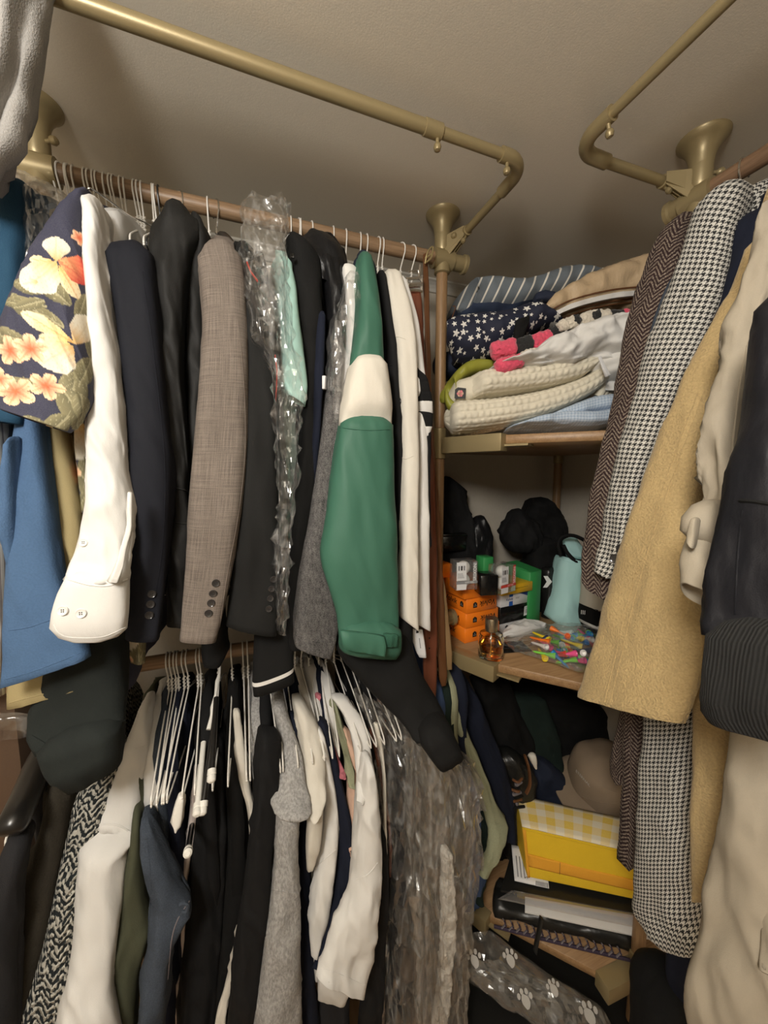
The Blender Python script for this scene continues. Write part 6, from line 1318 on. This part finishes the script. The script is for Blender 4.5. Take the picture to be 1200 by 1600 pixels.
o = loft('sleeve', Z([(1118, 312, 1172, 300), (1098, 330, 1166, 330), (1084, 361, 1156, 362), (1073, 400, 1148, 402), (1060, 440, 1141, 440), (1040, 485, 1130, 482), (1024, 530, 1112, 528), (1012, 572, 1092, 570), (1003, 620, 1070, 621), (991, 660, 1052, 665), (978, 705, 1034, 708), (964, 753, 1016, 755), (952, 797, 1002, 800), (944, 838, 990, 845), (936, 872, 976, 884), (932, 887, 958, 904)], .76, .62), 'houndstooth', t, **CT)
sewn(o, o, [(983, 834), (971, 857), (961, 873)], .0085); bodyR(t, .425, 'houndstooth', .75, seed=7, tx=.028, drop=.05, xf=.76)
loft('skirt', Z([(1012, 1060, 1096, 1060), (1017, 1130, 1095, 1128), (1010, 1200, 1094, 1200), (1005, 1300, 1093, 1300), (998, 1380, 1092, 1385), (993, 1412, 1092, 1440), (1010, 1445, 1091, 1475), (1040, 1478, 1090, 1493)], .72, .70), 'houndstooth', t, **{**CT, 'th': .04})
t = thing('black_jacket', 'black jacket hanging between the check coat and camel coat', 'jacket')
loft('sleeve', Z([(1152, 362, 1225, 325), (1148, 400, 1210, 390), (1138, 450, 1185, 440), (1120, 505, 1155, 495), (1105, 545, 1130, 540), (1090, 590, 1105, 590)], .76, .69), 'navy_cotton', t, **{**CT, 'th': .03, 'bot': 'closed'}); bodyR(t, .37, 'navy_cotton', 1.0, seed=9, xf=.74)
t = thing('camel_coat', 'camel yellow wool coat with a long wide sleeve in front of the shelves', 'coat')
o = loft('sleeve', Z([(1178, 400, 1205, 395), (1152, 455, 1188, 455), (1127, 499, 1170, 500), (1105, 543, 1152, 543), (1080, 596, 1137, 596), (1061, 640, 1127, 640), (1036, 699, 1113, 700), (1014, 763, 1104, 763), (996, 813, 1100, 815), (977, 863, 1098, 866), (961, 913, 1099, 915), (947, 959, 1103, 960), (933, 1013, 1105, 1013), (921, 1050, 1096, 1060), (911, 1080, 1080, 1105), (911, 1088, 1068, 1131)], .72, .52), 'camel', t, **{**CT, 'th': .04})
for off in (0, 9): seam(o, o, [(1092+off, 610), (1062+off, 690), (1030+off, 780), (1000+off, 870), (976+off, 960), (958+off, 1040), (944+off, 1098)], .0010, None, 'seam', 8)
bodyR(t, .335, 'camel', .80, seed=11, tx=.03)
loft('skirt', Z([(1094, 1040, 1156, 1040), (1094, 1130, 1156, 1140), (1093, 1230, 1150, 1240), (1092, 1330, 1135, 1330), (1093, 1390, 1115, 1395), (1097, 1406, 1106, 1408)], .64, .62), 'camel', t, **{**CT, 'th': .035})
t = thing('trench_coat', 'beige cotton trench coat with a belted cuff beside the camel coat', 'coat')
o = loft('sleeve', Z([(1197, 340, 1240, 340), (1180, 402, 1228, 402), (1161, 464, 1214, 464), (1139, 542, 1196, 542), (1127, 621, 1178, 615), (1111, 683, 1167, 683), (1101, 747, 1160, 747), (1097, 795, 1148, 792), (1092, 830, 1142, 838)], .62, .47), 'trench', t, **{**CT, 'wr': .009, 'wf': (22, 22, 14), 'th': .034, 'cr': .007})
cu = loft('cuff', Z([(1090, 838, 1138, 848), (1080, 872, 1132, 876), (1071, 900, 1126, 908), (1064, 920, 1118, 940)], .472, .425), 'trench', t, **{**CT, 'th': .030, 'wr': .002, 'hz': False})
loft('cuff_strap', Z([(1085, 806, 1144, 812), (1083, 825, 1141, 832), (1082, 838, 1137, 854)], .466, .462), 'trench', t, **{**CT, 'th': .038, 'wr': .001})
loft('strap_loop', Z([(1082, 812, 1092, 814), (1076, 830, 1090, 835), (1073, 845, 1086, 852), (1078, 852, 1084, 854)], .425, .42), 'trench', t, mode='X', th=.006, wr=.001, bot='closed')
seam(o, o, [(1172, 520), (1156, 600), (1146, 680), (1142, 750)], .001); seam(cu, cu, [(1122, 850), (1119, 880), (1110, 920), (1104, 950)], .001)
bodyR(t, .25, 'trench', .9, seed=13, tx=.03)
pn = loft('skirt', Z([(1164, 1100, 1260, 1100), (1160, 1160, 1260, 1160), (1150, 1230, 1260, 1230), (1130, 1320, 1260, 1320), (1110, 1400, 1260, 1400), (1096, 1480, 1260, 1480), (1088, 1560, 1260, 1560), (1082, 1720, 1260, 1720)], .56, .53), 'trench', t, **{**CT, 'wr': .008, 'wf': (16, 16, 8), 'th': .04})
loft('front_flap', Z([(1188, 1290, 1250, 1290), (1186, 1400, 1250, 1400), (1188, 1480, 1250, 1500), (1192, 1512, 1250, 1545)], .516, .497), 'trench', t, mode='X', th=.004, wr=.004)
t = thing('bomber_jacket', 'dark navy padded jacket with wide ribbed cuff at the right edge', 'jacket')
o = loft('sleeve', Z([(1204, 500, 1330, 480), (1193, 560, 1330, 560), (1180, 636, 1330, 630), (1166, 716, 1330, 716), (1152, 778, 1330, 778), (1142, 841, 1330, 841), (1130, 888, 1330, 890), (1121, 934, 1325, 940), (1115, 968, 1315, 985), (1119, 990, 1305, 1008)], .48, .387), 'padded', t, **{**CT, 'th': .05, 'wr': .007, 'wf': (26, 26, 14)})
seam(o, o, [(1156, 782), (1180, 784), (1215, 790)], .0016, 'black_cotton', 'pocket_welt'); seam(o, o, [(1160, 796), (1153, 860), (1148, 960)], .0009)
loft('ribbed_cuff', Z([(1121, 985, 1300, 1010), (1117, 1030, 1295, 1052), (1110, 1080, 1288, 1110), (1108, 1104, 1282, 1140), (1118, 1121, 1276, 1165)], .387, .38), 'rib_knit', t, **{**CT, 'th': .034, 'wr': .002})
bodyR(t, .16, 'padded', 1.1, seed=15, xf=.50, tx=.04)
t = thing('dark_bag', 'dark cloth bag on the floor at the bottom right beside the trench coat', 'bag')
loft('body', [(1010, 1545, 1080, 1540, .74), (1000, 1565, 1085, 1570, .74), (998, 1640, 1085, 1640, .74), (998, 1740, 1085, 1740, .74)], 'black_cotton', t, mode='D', th=.06, wr=.004, bot='closed')
t = thing('navy_coat', 'dark navy cloth seen below the check coat hem', 'coat')
loft('hem', Z([(1060, 1420, 1100, 1420), (1050, 1490, 1096, 1490), (1055, 1540, 1092, 1540), (1060, 1570, 1090, 1572)], .76, .75), 'navy_cotton', t, mode='X', th=.03)
# ------------------------------------------------------------------ put each thing's origin at its base
bpy.context.view_layer.update()
for o in AUTO:
    ms = ([o] if o.type == 'MESH' else []) + [c for c in o.children_recursive if c.type == 'MESH']
    if not ms: continue
    lo = Vector((1e9,)*3); hi = Vector((-1e9,)*3)
    for m in ms:
        a = np.empty(len(m.data.vertices)*3); m.data.vertices.foreach_get('co', a); a = a.reshape(-1, 3)
        for i in range(3): lo[i] = min(lo[i], a[:, i].min()); hi[i] = max(hi[i], a[:, i].max())
    b = Vector(((lo.x+hi.x)/2, (lo.y+hi.y)/2, lo.z))
    for m in ms: m.data.transform(Matrix.Translation(-b)); m.data.update()
    o.location = b
